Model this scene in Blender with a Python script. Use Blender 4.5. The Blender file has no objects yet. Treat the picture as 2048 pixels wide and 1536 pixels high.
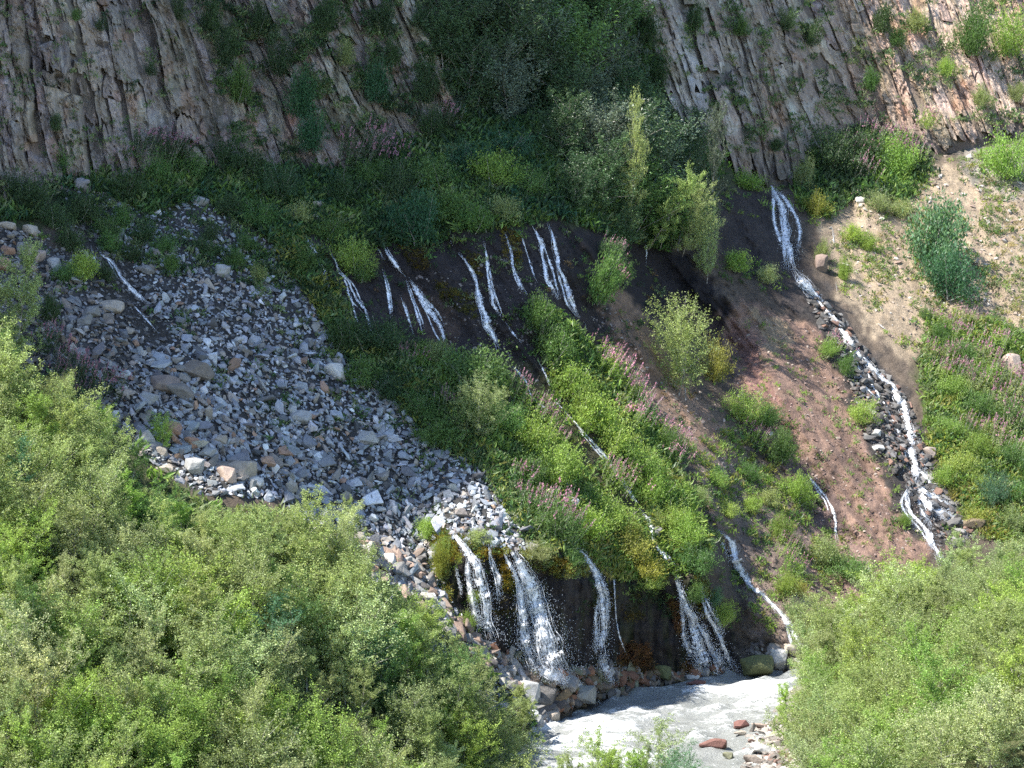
# A shaded basalt cliff, scree and spring waterfalls above a silty river.
import bpy, math, random
import numpy as np

random.seed(7)
rng = np.random.default_rng(7)
SC = bpy.context.scene
COL = SC.collection

# ------------------------------------------------------------ camera
CAM_H, PITCH, FPX = 35.0, math.radians(6.0), 4650.0      # metres, radians, focal length in photo pixels
cam_d = bpy.data.cameras.new('camera')
cam = bpy.data.objects.new('camera', cam_d); COL.objects.link(cam)
cam.location = (0, 0, CAM_H); cam.rotation_euler = (math.pi / 2 - PITCH, 0, 0)
cam_d.sensor_width = 36.0; cam_d.lens = 36.0 * FPX / 2048.0
cam_d.clip_start = 1.0; cam_d.clip_end = 3000.0
SC.camera = cam
SC.render.resolution_x, SC.render.resolution_y = 1024, 768

# ------------------------------------------------------------ sun and sky
SUN_DIR = np.array([-0.53, -0.25, 0.81]); SUN_DIR /= np.linalg.norm(SUN_DIR)   # towards the sun
SUN_EL = math.asin(SUN_DIR[2])
SUN_AZ = math.atan2(SUN_DIR[0], SUN_DIR[1])
world = bpy.data.worlds.new('World'); SC.world = world; world.use_nodes = True
wn = world.node_tree
sky = wn.nodes.new('ShaderNodeTexSky'); sky.sky_type = 'NISHITA'; sky.sun_disc = False
sky.sun_elevation = SUN_EL; sky.sun_rotation = SUN_AZ
sky.altitude = 1800
wn.links.new(sky.outputs[0], wn.nodes['Background'].inputs[0])
wn.nodes['Background'].inputs[1].default_value = 0.15
sun_d = bpy.data.lights.new('sun', 'SUN'); sun_d.energy = 5.0; sun_d.angle = math.radians(0.5)
sun_d.color = (1.0, 0.95, 0.87)
sun = bpy.data.objects.new('sun', sun_d); COL.objects.link(sun)
import mathutils
sun.rotation_euler = mathutils.Vector(SUN_DIR).to_track_quat('Z', 'Y').to_euler()
SC.view_settings.view_transform = 'Standard'; SC.view_settings.look = 'None'
SC.view_settings.exposure = 1.4; SC.view_settings.gamma = 1.0
SC.view_settings.use_curve_mapping = False
SC.cycles.max_bounces = 6; SC.cycles.diffuse_bounces = 3; SC.cycles.glossy_bounces = 2
SC.cycles.transmission_bounces = 3; SC.cycles.transparent_max_bounces = 6
SC.cycles.use_denoising = False; SC.cycles.sample_clamp_indirect = 4.0; SC.cycles.sample_clamp_direct = 12.0

# ------------------------------------------------------------ numeric helpers
def _hash(ix, iy, seed):
    n = (ix.astype(np.int64) * 374761393 + iy.astype(np.int64) * 668265263 + seed * 1442695041) & 0xffffffff
    n = ((n ^ (n >> 13)) * 1274126177) & 0xffffffff
    n = ((n ^ (n >> 16)) * 2246822519) & 0xffffffff
    return ((n ^ (n >> 15)) & 0xffffff) / float(0xffffff)
def vnoise(x, y, seed=0):
    x = np.asarray(x, float); y = np.asarray(y, float)
    x, y = np.broadcast_arrays(x, y)
    ix = np.floor(x); iy = np.floor(y); fx = x - ix; fy = y - iy
    fx = fx * fx * fx * (fx * (fx * 6 - 15) + 10); fy = fy * fy * fy * (fy * (fy * 6 - 15) + 10)
    a = _hash(ix, iy, seed); b = _hash(ix + 1, iy, seed); c = _hash(ix, iy + 1, seed); d = _hash(ix + 1, iy + 1, seed)
    return (a + (b - a) * fx + (c - a) * fy + (a - b - c + d) * fx * fy) * 2 - 1
def fbm(x, y, seed=0, octv=4, gain=0.5):
    s = 0; a = 1.0; t = 0
    for k in range(octv):
        s = s + a * vnoise(x * 2 ** k + 17.3 * k, y * 2 ** k - 9.1 * k, seed + k); t += a; a *= gain
    return s / t
def ridged(x, y, seed=0, octv=3):
    s = 0; a = 1.0; t = 0
    for k in range(octv):
        s = s + a * (1 - 2 * np.abs(vnoise(x * 2 ** k + 5.7 * k, y * 2 ** k, seed + k))); t += a; a *= 0.5
    return s / t
def sstep(a, b, x):
    t = np.clip((x - a) / (b - a), 0, 1); return t * t * (3 - 2 * t)
def inpoly(u, v, poly):
    u = np.asarray(u, float); v = np.asarray(v, float)
    ins = np.zeros(np.broadcast(u, v).shape, bool); n = len(poly)
    for i in range(n):
        x1, y1 = poly[i]; x2, y2 = poly[(i + 1) % n]
        if y1 == y2: continue
        c = ((y1 > v) != (y2 > v)) & (u < (x2 - x1) * (v - y1) / (y2 - y1) + x1)
        ins ^= c
    return ins
def seg_dist(u, v, pts):
    """distance to a polyline and the share of its length at the nearest point"""
    best = np.full(np.broadcast(u, v).shape, 1e9); tt = np.zeros_like(best)
    L = [0]
    for i in range(len(pts) - 1): L.append(L[-1] + math.dist(pts[i][:2], pts[i + 1][:2]))
    for i in range(len(pts) - 1):
        x1, y1 = pts[i][:2]; x2, y2 = pts[i + 1][:2]; dx = x2 - x1; dy = y2 - y1; l2 = dx * dx + dy * dy + 1e-9
        t = np.clip(((u - x1) * dx + (v - y1) * dy) / l2, 0, 1)
        d = np.hypot(u - x1 - t * dx, v - y1 - t * dy); m = d < best
        best = np.where(m, d, best); tt = np.where(m, (L[i] + t * (L[i + 1] - L[i])) / L[-1], tt)
    return best, tt
def blur(a, r):
    if r < 1: return a
    k = 2 * r + 1
    for ax in (0, 1):
        for _ in range(2):
            p = np.pad(a, [(r + 1, r) if i == ax else (0, 0) for i in (0, 1)], mode='edge')
            c = np.cumsum(p, axis=ax)
            a = (np.take(c, range(k, c.shape[ax]), ax) - np.take(c, range(0, c.shape[ax] - k), ax)) / k
    return a

# ------------------------------------------------------------ the view rays: how far a point of the hillside lies
SP, CP = math.sin(PITCH), math.cos(PITCH)
def ray(u, v):
    a = (np.asarray(u, float) - 1024) / FPX; b = (768 - np.asarray(v, float)) / FPX
    dy = CP + b * SP; dz = -SP + b * CP
    return a / dy, dz / dy                      # dx/dy, dz/dy
def unproject(u, v, Y):
    mx, mz = ray(u, v); return np.stack([mx * Y, Y + 0 * mx, CAM_H + mz * Y], -1)
def project(P):
    P = np.asarray(P, float); x, y, z = P[..., 0], P[..., 1], P[..., 2] - CAM_H
    d = y * CP - z * SP; w = y * SP + z * CP
    return 1024 + FPX * x / d, 768 - FPX * w / d

RIVER = np.array([(-900, 2500), (-500, 2150), (0, 1900), (600, 1700), (1000, 1520), (1090, 1450), (1150, 1420), (1200, 1395), (1280, 1380),
                  (1350, 1362), (1430, 1346), (1500, 1340), (1620, 1332), (2048, 1290), (2700, 1240), (3200, 1200)], float)
CLIFF = np.array([(-900, 440), (0, 405), (90, 380), (150, 345), (300, 345), (430, 330), (560, 345), (620, 365), (700, 345), (800, 290), (900, 262),
                  (1000, 245), (1200, 240), (1350, 262), (1440, 305), (1500, 335), (1560, 338), (1620, 318), (1700, 262), (1800, 272), (1880, 292),
                  (1960, 268), (2048, 250), (3200, 200)], float)
def v_river(u): return np.interp(u, RIVER[:, 0], RIVER[:, 1])
def v_cliff(u): return np.interp(u, CLIFF[:, 0], CLIFF[:, 1])

CURTAIN = [(850, 1050), (880, 1066), (960, 1095), (1060, 1100), (1150, 1135), (1330, 1158), (1400, 1150), (1450, 1230), (1490, 1345),
           (1430, 1352), (1350, 1366), (1210, 1396), (1130, 1430), (1060, 1360), (960, 1290), (880, 1170)]
DARKWALL = [(600, 450), (700, 505), (760, 480), (870, 465), (1000, 455), (1130, 445), (1230, 470), (1300, 500), (1340, 620), (1300, 760), (1150, 740),
            (1110, 800), (1020, 720), (900, 705), (820, 680), (740, 670), (680, 600)]
G = 8
GU = np.arange(-900, 3200 + 1, G); GV = np.arange(-1700, 2600 + 1, G)
UU, VV = np.meshgrid(GU, GV, indexing='ij')
def raster(poly, soft): return blur(inpoly(UU, VV, poly).astype(float), max(0, int(round(soft / G))))
def sample(grid, u, v):
    x = np.clip((np.asarray(u, float) - GU[0]) / G, 0, len(GU) - 1.001); y = np.clip((np.asarray(v, float) - GV[0]) / G, 0, len(GV) - 1.001)
    i = x.astype(int); j = y.astype(int); fx = x - i; fy = y - j
    return (grid[i, j] * (1 - fx) * (1 - fy) + grid[i + 1, j] * fx * (1 - fy) + grid[i, j + 1] * (1 - fx) * fy + grid[i + 1, j + 1] * fx * fy)

cot = np.full(UU.shape, 1.65)
m = raster(CURTAIN, 8); cot = cot * (1 - m) + 0.02 * m
m = raster(DARKWALL, 24); cot = cot * (1 - m) + 0.85 * m
m = raster([(1450, 1180), (1600, 1240), (1640, 1340), (1480, 1345)], 16); cot = cot * (1 - m) + 0.8 * m
# bottom-up integration of the hillside's depth, column by column
def integrate(cmap, v0, y0, up=True):
    out = np.full(UU.shape, np.nan); nU = len(GU)
    js = range(len(GV) - 1, -1, -1) if up else range(len(GV))
    y = y0.copy(); z = CAM_H + ray(GU, v0)[1] * y; done = np.zeros(nU, bool)
    for j in js:
        act = (GV[j] <= v0) if up else (GV[j] > v0)
        c = cmap[:, j]; mz = ray(GU, GV[j])[1]
        ny = (y + c * (CAM_H - z)) / (1 - c * mz)
        y = np.where(act, ny, y); z = np.where(act, CAM_H + mz * y, z)
        out[:, j] = np.where(act, y, out[:, j])
    return out
vb0 = v_river(GU); yb0 = -CAM_H / ray(GU, vb0)[1]
yb0 = blur(np.repeat(yb0[:, None], 3, 1), 12)[:, 1]
up_ = integrate(cot, vb0, yb0, True); dn_ = integrate(np.full(UU.shape, 1.2), vb0, yb0, False)
YH = np.where(np.isnan(up_), dn_, up_)
YH = blur(YH, 1)
# above the undercut bank the slope evens out sideways
def _box(a, k):
    p = np.pad(a, ((k, k), (0, 0)), mode='edge'); c = np.cumsum(np.pad(p, ((1, 0), (0, 0))), 0); n = 2 * k + 1
    return (c[n:] - c[:-n]) / n
YB = _box(_box(YH, 16), 16)
w_ = sstep(1120, 900, VV) * 0.9
YH = YH * (1 - w_) + YB * w_
# the cliff: nearly upright from its foot on
vc0 = v_cliff(GU); yc0 = np.array([sample(YH, GU[i], vc0[i]) for i in range(len(GU))])
yc0 = blur(np.repeat(yc0[:, None], 3, 1), 4)[:, 1]
ccl = np.full(UU.shape, 0.42)
m = raster([(860, -1700), (1260, -1700), (1300, 60), (1340, 260), (1100, 330), (900, 280)], 40); ccl = ccl * (1 - m) + 0.62 * m
m = raster([(1760, -1700), (3200, -1700), (3200, 330), (1900, 330), (1800, 300)], 60); ccl = ccl * (1 - m) + 0.8 * m
YC = np.where(np.isnan(t := integrate(ccl, vc0, yc0, True)), integrate(np.full(UU.shape, 0.3), vc0, yc0, False), t)

def unit_dir(du, dv):
    l = math.hypot(du, dv); return du / l, dv / l
RIDGES = [  # polyline, half width px, height m (towards the camera), sharpness
    ([(1185, 500), (1240, 600), (1300, 710), (1390, 840), (1440, 930)], 42, 2.2, 1),
    ([(1060, 600), (1130, 700), (1200, 800), (1290, 900), (1350, 1020), (1390, 1110)], 60, 1.6, 1),
    ([(620, 520), (680, 640), (780, 720), (900, 800), (980, 900)], 50, 1.0, 1),
    ([(1420, 560), (1480, 650), (1560, 780), (1640, 900)], 60, 1.2, 1),
    ([(1405, 1000), (1470, 1080), (1560, 1190), (1640, 1270)], 70, 1.6, 1),
    ([(1570, 520), (1660, 640), (1730, 780), (1790, 900), (1850, 1060)], 45, 0.8, 1),
    ([(1530, 345), (1565, 440), (1585, 530), (1640, 600), (1720, 700), (1800, 810), (1835, 950), (1860, 1040)], 34, -1.1, 1),
    ([(1290, 490), (1330, 560), (1390, 640), (1450, 700)], 68, -5.0, 1),
    ([(1330, 760), (1400, 850), (1470, 930)], 32, -1.6, 1),
    ([(1440, 400), (1520, 500), (1600, 600), (1680, 720)], 40, 0.9, 1),
    ([(1500, 350), (1540, 345), (1580, 350)], 34, -3.0, 1),
    ([(1880, 300), (1960, 280), (2048, 262), (2200, 230)], 22, -2.0, 1),
    ([(1690, 400), (1710, 430)], 14, -1.0, 1),
    ([(190, 470), (250, 560), (320, 680)], 46, -1.1, 1),
    ([(1395, 985), (1425, 1060), (1450, 1110), (1480, 1170)], 14, -1.6, 1),
    ([(880, 480), (940, 570), (1000, 690)], 28, -0.5, 1),
    ([(760, 480), (830, 580), (890, 690)], 30, -0.5, 1),
    ([(1560, 860), (1620, 950), (1670, 1070), (1700, 1100)], 26, -0.9, 1),
    ([(1500, 1150), (1560, 1220), (1605, 1300)], 24, -0.8, 1),
]
def relief_hill(u, v):
    u = np.asarray(u, float); v = np.asarray(v, float)
    # fall-line coordinates: s across, t along
    a = math.radians(52); s = u * math.sin(a) - v * math.cos(a); t = u * math.cos(a) + v * math.sin(a)
    r = 0
    for pts, w, h, _ in RIDGES:
        x = [p[0] for p in pts]; y = [p[1] for p in pts]
        box = (u > min(x) - 2.5 * w) & (u < max(x) + 2.5 * w) & (v > min(y) - 2.5 * w) & (v < max(y) + 2.5 * w)
        if not box.any(): continue
        dd = np.full(u.shape, 1e3); d0, tt = seg_dist(u[box], v[box], pts); dd[box] = d0 + 6 * vnoise(u[box] / 22, v[box] / 22, 61)
        r = r + h * np.exp(-(dd / w) ** 2)
    er = sample(M_EARTH, u, v); cu = sample(M_CURT, u, v)
    r = r + 0.75 * fbm(s / 95, t / 300, 3, 3) + er * (0.65 * ridged(s / 46, t / 210, 11, 3) + 0.26 * ridged(s / 13, t / 60, 15, 3))
    r = r + 0.22 * fbm(u / 30, v / 30, 21, 3) + 0.07 * fbm(u / 6, v / 6, 25, 2) * (1 + 1.2 * er)
    r = r + cu * (0.8 * ridged(u / 42 + v * 0.004, v / 260, 31, 3) + 0.35 * fbm(u / 11, v / 17, 35, 3))
    return r
SCREE = [(105, 372), (200, 385), (300, 432), (400, 395), (480, 445), (560, 505), (620, 600), (690, 715), (790, 800), (850, 880), (960, 940),
         (1040, 1010), (1056, 1060), (1090, 1105), (1050, 1104), (960, 1094), (885, 1066), (870, 1120), (900, 1200), (960, 1290), (1060, 1370), (1140, 1400),
         (1090, 1460), (980, 1420), (860, 1300), (760, 1220), (660, 1110), (560, 1000), (400, 990), (260, 900), (130, 790), (-100, 700), (-300, 500), (0, 445), (70, 465),
         (130, 500), (200, 590), (260, 640), (300, 660), (300, 600), (220, 500), (150, 430)]
EARTHS = [DARKWALL, [(1130, 440), (1320, 440), (1420, 380), (1530, 340), (1640, 500), (1700, 640), (1800, 800), (1860, 1000), (1880, 1150), (1640, 1340), (1480, 1340),
          (1400, 1100), (1350, 960), (1250, 800), (1150, 640)], [(1640, 420), (1900, 300), (2400, 300), (2400, 800), (1850, 700), (1700, 600)]]
M_EARTH = np.clip(sum(raster(p, 24) for p in EARTHS), 0, 1); M_CURT = raster(CURTAIN, 10)
def Yhill(u, v):
    return sample(YH, u, v) - relief_hill(u, v)
def Phill(u, v, out=0.0):
    return unproject(u, v, Yhill(u, v) - out)
def Nhill(u, v, e=10):
    a = Phill(u + e, v) - Phill(u - e, v); b = Phill(u, v - e) - Phill(u, v + e)
    n = np.cross(a, b); return n / (np.linalg.norm(n, axis=-1, keepdims=True) + 1e-9)

# ------------------------------------------------------------ mesh helpers
def tag(o, label=None, cat=None, group=None, kind=None):
    if label: o['label'] = label
    if cat: o['category'] = cat
    if group: o['group'] = group
    if kind: o['kind'] = kind
    return o
def mesh_np(name, V, F, mat=None, col=None, smooth=False):
    V = np.asarray(V, np.float32).reshape(-1, 3); me = bpy.data.meshes.new(name)
    Fs = F if isinstance(F, list) else [F]
    Fs = [np.asarray(f, np.int32) for f in Fs if len(f)]
    me.vertices.add(len(V)); me.vertices.foreach_set('co', V.ravel())
    nl = sum(f.size for f in Fs); nf = sum(len(f) for f in Fs)
    me.loops.add(nl); me.loops.foreach_set('vertex_index', np.concatenate([f.ravel() for f in Fs]))
    me.polygons.add(nf)
    tot = np.concatenate([np.full(len(f), f.shape[1], np.int32) for f in Fs])
    me.polygons.foreach_set('loop_start', np.concatenate([[0], np.cumsum(tot)[:-1]]).astype(np.int32))
    me.polygons.foreach_set('loop_total', tot)
    me.polygons.foreach_set('use_smooth', np.full(nf, smooth))
    if col is not None:
        c = np.ones((len(V), 4), np.float32); c[:, :3] = np.asarray(col, np.float32).reshape(-1, 3)
        at = me.color_attributes.new('col', 'FLOAT_COLOR', 'POINT'); at.data.foreach_set('color', c.ravel())
    me.update(calc_edges=True)
    if mat: me.materials.append(mat)
    return me
def obj(name, me, parent=None, loc=None):
    o = bpy.data.objects.new(name, me); COL.objects.link(o)
    if parent: o.parent = parent
    if loc is not None: o.location = loc
    return o
def grid_faces(nu, nv):
    i = np.arange(nu - 1)[:, None]; j = np.arange(nv - 1)[None, :]; a = (i * nv + j)
    return np.stack([a, a + nv, a + nv + 1, a + 1], -1).reshape(-1, 4)

# ------------------------------------------------------------ materials
def new_mat(name):
    m = bpy.data.materials.new(name); m.use_nodes = True; nt = m.node_tree; nt.nodes.clear()
    return m, nt
class NT:
    def __init__(s, nt): s.nt = nt
    def n(s, t, **kw):
        x = s.nt.nodes.new('ShaderNode' + t)
        for k, v in kw.items(): setattr(x, k, v)
        return x
    def l(s, a, b): s.nt.links.new(a, b)
    def noise(s, vec, scale, detail=4, rough=0.6, dist=0.0):
        x = s.n('TexNoise'); x.inputs['Scale'].default_value = scale; x.inputs['Detail'].default_value = detail
        x.inputs['Roughness'].default_value = rough; x.inputs['Distortion'].default_value = dist
        if vec is not None: s.l(vec, x.inputs['Vector'])
        return x.outputs['Fac']
    def ramp(s, fac, stops):
        x = s.n('ValToRGB'); cr = x.color_ramp
        while len(cr.elements) < len(stops): cr.elements.new(0.5)
        for e, (p, c) in zip(cr.elements, stops):
            e.position = p; e.color = (*c, 1) if len(c) == 3 else c
        s.l(fac, x.inputs[0]); return x.outputs[0]
    def mix(s, fac, a, b, mode='MIX'):
        x = s.n('Mix', data_type='RGBA', blend_type=mode)
        for sock, val in ((x.inputs[0], fac), (x.inputs[6], a), (x.inputs[7], b)):
            if hasattr(val, 'is_linked') or hasattr(val, 'node'): s.l(val, sock)
            else: sock.default_value = val if not isinstance(val, tuple) else (*val, 1)[:4]
        return x.outputs[2]
    def math(s, op, a, b=None):
        x = s.n('Math', operation=op)
        for sock, val in ((x.inputs[0], a), (x.inputs[1], b)):
            if val is None: continue
            if hasattr(val, 'node'): s.l(val, sock)
            else: sock.default_value = val
        return x.outputs[0]
    def bump(s, h, strength, dist):
        x = s.n('Bump'); x.inputs['Strength'].default_value = strength; x.inputs['Distance'].default_value = dist
        s.l(h, x.inputs['Height']); return x.outputs[0]

def ground_material(name, bump_scale=6.0, spread=(0.38, 1.75), rough=0.95, streak=None, fine=18.0, bd=0.22):
    m, nt = new_mat(name); N = NT(nt)
    out = N.n('OutputMaterial'); b = N.n('BsdfPrincipled'); N.l(b.outputs[0], out.inputs[0])
    b.inputs['Roughness'].default_value = rough; b.inputs['Specular IOR Level'].default_value = 0.25
    at = N.n('Attribute', attribute_name='col'); tc = N.n('TexCoord').outputs['Object']
    vec = tc
    if streak:
        mp = N.n('Mapping'); mp.inputs['Rotation'].default_value = (0, streak[0], 0); mp.inputs['Scale'].default_value = (1, 1, streak[1])
        N.l(tc, mp.inputs['Vector']); vec = mp.outputs[0]
    n1 = N.noise(vec, 2.2, 8, 0.72); n2 = N.noise(vec, fine * 0.38, 6, 0.75); n3 = N.noise(vec, fine, 3, 0.6)
    f = N.math('ADD', N.math('MULTIPLY', n1, 0.35), N.math('ADD', N.math('MULTIPLY', n2, 0.4), N.math('MULTIPLY', n3, 0.25)))
    lo, hi = spread
    c = N.ramp(f, [(0.33, (lo, lo * 0.98, lo * 0.97)), (0.5, (1, 1, 1)), (0.66, (hi, hi * 0.98, hi * 0.93))])
    N.l(N.mix(1.0, at.outputs['Color'], c, 'MULTIPLY'), b.inputs['Base Color'])
    h = N.math('ADD', N.math('MULTIPLY', N.noise(vec, bump_scale, 8, 0.72), 1.0), N.math('MULTIPLY', n3, 0.35))
    N.l(N.bump(h, 0.9, bd), b.inputs['Normal'])
    return m
def rock_material():
    m, nt = new_mat('boulder_stone'); N = NT(nt)
    out = N.n('OutputMaterial'); b = N.n('BsdfPrincipled'); N.l(b.outputs[0], out.inputs[0])
    b.inputs['Roughness'].default_value = 0.8; b.inputs['Specular IOR Level'].default_value = 0.3
    at = N.n('Attribute', attribute_name='col'); oi = N.n('ObjectInfo'); geo = N.n('NewGeometry')
    n1 = N.noise(geo.outputs['Position'], 3.0, 5, 0.65); n2 = N.noise(geo.outputs['Position'], 14.0, 4, 0.7)
    f = N.math('ADD', N.math('MULTIPLY', n1, 0.5), N.math('MULTIPLY', n2, 0.5))
    c = N.ramp(f, [(0.32, (0.62, 0.58, 0.55)), (0.5, (1, 1, 1)), (0.68, (1.35, 1.33, 1.3))])
    N.l(N.mix(1.0, N.mix(1.0, at.outputs['Color'], oi.outputs['Color'], 'MULTIPLY'), c, 'MULTIPLY'), b.inputs['Base Color'])
    N.l(N.bump(N.noise(geo.outputs['Position'], 9.0, 6, 0.7), 0.8, 0.06), b.inputs['Normal'])
    return m
def leaf_material(name, trans=0.42, gloss=0.45):
    m, nt = new_mat(name); N = NT(nt)
    out = N.n('OutputMaterial'); b = N.n('BsdfPrincipled'); tr = N.n('BsdfTranslucent'); mx = N.n('MixShader')
    b.inputs['Roughness'].default_value = gloss; b.inputs['Specular IOR Level'].default_value = 0.35
    at = N.n('Attribute', attribute_name='col'); oi = N.n('ObjectInfo')
    c = N.mix(1.0, at.outputs['Color'], oi.outputs['Color'], 'MULTIPLY')
    N.l(c, b.inputs['Base Color'])
    N.l(N.mix(1.0, c, (1.5, 1.55, 0.95), 'MULTIPLY'), tr.inputs['Color'])
    mx.inputs[0].default_value = trans
    N.l(b.outputs[0], mx.inputs[1]); N.l(tr.outputs[0], mx.inputs[2]); N.l(mx.outputs[0], out.inputs[0])
    return m
M_GROUND = ground_material('hillside_earth')
M_CLIFF = ground_material('cliff_stone', 3.5, (0.42, 1.6), 0.9, (math.radians(-18), 0.28), 14.0, 0.18)
M_ROCK = rock_material()
M_LEAF = leaf_material('leaf_green')
M_WILLOW = leaf_material('willow_leaf', 0.25, 0.35)
def bark_material():
    m, nt = new_mat('bark'); N = NT(nt)
    out = N.n('OutputMaterial'); b = N.n('BsdfPrincipled'); N.l(b.outputs[0], out.inputs[0]); b.inputs['Roughness'].default_value = 0.85
    g = N.n('NewGeometry')
    N.l(N.ramp(N.noise(g.outputs['Position'], 6, 4), [(0.4, (0.12, 0.10, 0.08)), (0.6, (0.42, 0.40, 0.36))]), b.inputs['Base Color'])
    return m
M_BARK = bark_material()
ALB = 0.8
# ------------------------------------------------------------ hillside
def axis(lo, a, b, hi, fine, coarse):
    L = []; x = a; st = fine
    while x > lo: st = min(coarse, st * 1.25); x -= st; L.append(x)
    R = []; x = b; st = fine
    while x < hi: st = min(coarse, st * 1.25); x += st; R.append(x)
    return np.array(L[::-1] + list(np.arange(a, b + 0.1, fine)) + R)
ZONES = [  # polygon, edge softness px, albedo
    ([(-400, 300), (2500, 150), (2500, 420), (1900, 300), (1700, 420), (1640, 420), (1560, 350), (1420, 420), (1250, 480), (900, 480), (600, 480), (500, 440), (0, 460)], 20, (0.065, 0.075, 0.035)),
    (SCREE, 10, (0.075, 0.072, 0.07)),  # ground darkened in colour to deepen the shade between the stones
    ([(120, 430), (220, 490), (300, 580), (350, 690), (300, 690), (220, 610), (140, 520)], 8, (0.06, 0.055, 0.05)),
    (DARKWALL, 16, (0.044, 0.037, 0.037)),
    ([(820, 560), (900, 600), (920, 690), (880, 700), (800, 620)], 16, (0.09, 0.065, 0.055)),
    ([(1150, 470), (1300, 460), (1420, 560), (1480, 640), (1440, 720), (1320, 640), (1200, 560)], 16, (0.028, 0.024, 0.027)),  # the hollow: its shade is painted into the ground colour as well
    ([(1300, 560), (1420, 640), (1500, 700), (1460, 760), (1380, 680)], 12, (0.06, 0.04, 0.04)),
    ([(1190, 560), (1240, 560), (1330, 700), (1440, 840), (1520, 920), (1400, 960), (1330, 840), (1230, 700)], 12, (0.25, 0.17, 0.125)),
    ([(1430, 370), (1540, 380), (1650, 580), (1740, 720), (1680, 720), (1560, 600), (1440, 500)], 14, (0.055, 0.046, 0.044)),
    ([(1440, 640), (1500, 600), (1590, 640), (1700, 720), (1790, 860), (1840, 1000), (1870, 1140), (1740, 1120), (1640, 1060), (1540, 900), (1470, 800)], 14, (0.25, 0.165, 0.128)),
    ([(1450, 640), (1490, 640), (1540, 760), (1600, 860), (1560, 880), (1490, 790)], 10, (0.25, 0.145, 0.12)),
    ([(1490, 610), (1560, 640), (1600, 700), (1540, 700)], 8, (0.32, 0.24, 0.16)),
    ([(1380, 900), (1500, 920), (1620, 1060), (1700, 1150), (1680, 1260), (1600, 1300), (1500, 1260), (1420, 1080)], 14, (0.23, 0.175, 0.145)),
    ([(1560, 860), (1680, 1000), (1720, 1120), (1640, 1080), (1560, 940)], 10, (0.15, 0.105, 0.095)),
    ([(1630, 1060), (1700, 1060), (1740, 1120), (1900, 1150), (1900, 1280), (1600, 1300)], 14, (0.24, 0.16, 0.135)),
    ([(1640, 420), (1720, 390), (1850, 330), (2500, 270), (2500, 820), (1880, 740), (1780, 700), (1660, 560)], 14, (0.36, 0.285, 0.205)),
    ([(1900, 300), (2500, 280), (2500, 420), (1960, 380)], 14, (0.30, 0.27, 0.23)),
    ([(1820, 700), (1900, 640), (2500, 760), (2500, 1200), (1950, 1060), (1860, 880)], 16, (0.11, 0.11, 0.06)),
    ([(1590, 540), (1640, 560), (1720, 680), (1800, 780), (1850, 900), (1900, 1000), (1990, 1060), (1900, 1090), (1810, 1060), (1755, 920), (1680, 760), (1610, 630)], 10, (0.062, 0.054, 0.05)),
    ([(1380, 1000), (1400, 985), (1440, 1060), (1490, 1200), (1500, 1340), (1440, 1340), (1420, 1150)], 8, (0.13, 0.105, 0.085)),
    (CURTAIN, 6, (0.036, 0.030, 0.028)),
    ([(700, 700), (820, 690), (900, 720), (1060, 720), (1130, 820), (1300, 1000), (1400, 1130), (1330, 1150), (1150, 1130), (1040, 1000), (940, 900), (800, 790)], 16, (0.085, 0.08, 0.045)),
    ([(-500, 640), (130, 800), (400, 1000), (700, 1120), (1000, 1370), (1100, 1480), (1000, 2000), (-500, 2200)], 20, (0.075, 0.085, 0.04)),
]
ZR = [(raster(p, s), np.array(c)) for p, s, c in ZONES]
def hill_color(u, v):
    w = 14 * vnoise(u / 26, v / 26, 71) + 8 * vnoise(u / 9, v / 9, 73); w2 = 14 * vnoise(u / 26, v / 26, 75) + 8 * vnoise(u / 9, v / 9, 77)
    c = np.ones(np.shape(u) + (3,)) * np.array((0.12, 0.095, 0.075))
    for g, k in ZR:
        a = sample(g, u + w, v + w2)[..., None]; a = sstep(0.25, 0.75, a); c = c * (1 - a) + k * a
    a = math.radians(52); s = u * math.sin(a) - v * math.cos(a); t = u * math.cos(a) + v * math.sin(a)
    n = fbm(s / 18, t / 110, 81, 4)[..., None]; n2 = fbm(u / 12, v / 12, 85, 3)[..., None]
    c = c * (1 + 0.35 * n + 0.3 * n2)
    cu = sample(M_CURT, u, v)[..., None]; st = fbm(u / 7, v / 80, 87, 3)[..., None]; c = c * (1 + cu * 0.9 * st) + cu * sstep(0.05, 0.4, fbm(u / 14, v / 90, 89, 3))[..., None] * np.array((0.012, 0.018, 0.0))
    return np.clip(c * 0.78, 0.006, 0.8)
au = axis(-850, -60, 2110, 3000, 3.7, 60); av = axis(-260, 215, 1460, 2550, 3.7, 60)
U, V = np.meshgrid(au, av, indexing='ij')
Y = Yhill(U, V)
above = sstep(6, 60, v_cliff(U) - V)        # behind the cliff the hillside runs into the rock
Y = Y + above * 6
PH = unproject(U, V, Y)
hill = obj('hillside', mesh_np('hillside', PH, grid_faces(len(au), len(av)), M_GROUND, hill_color(U, V), True))
tag(hill, 'steep earth and scree hillside falling from the cliff foot to the river', kind='structure')

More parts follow.
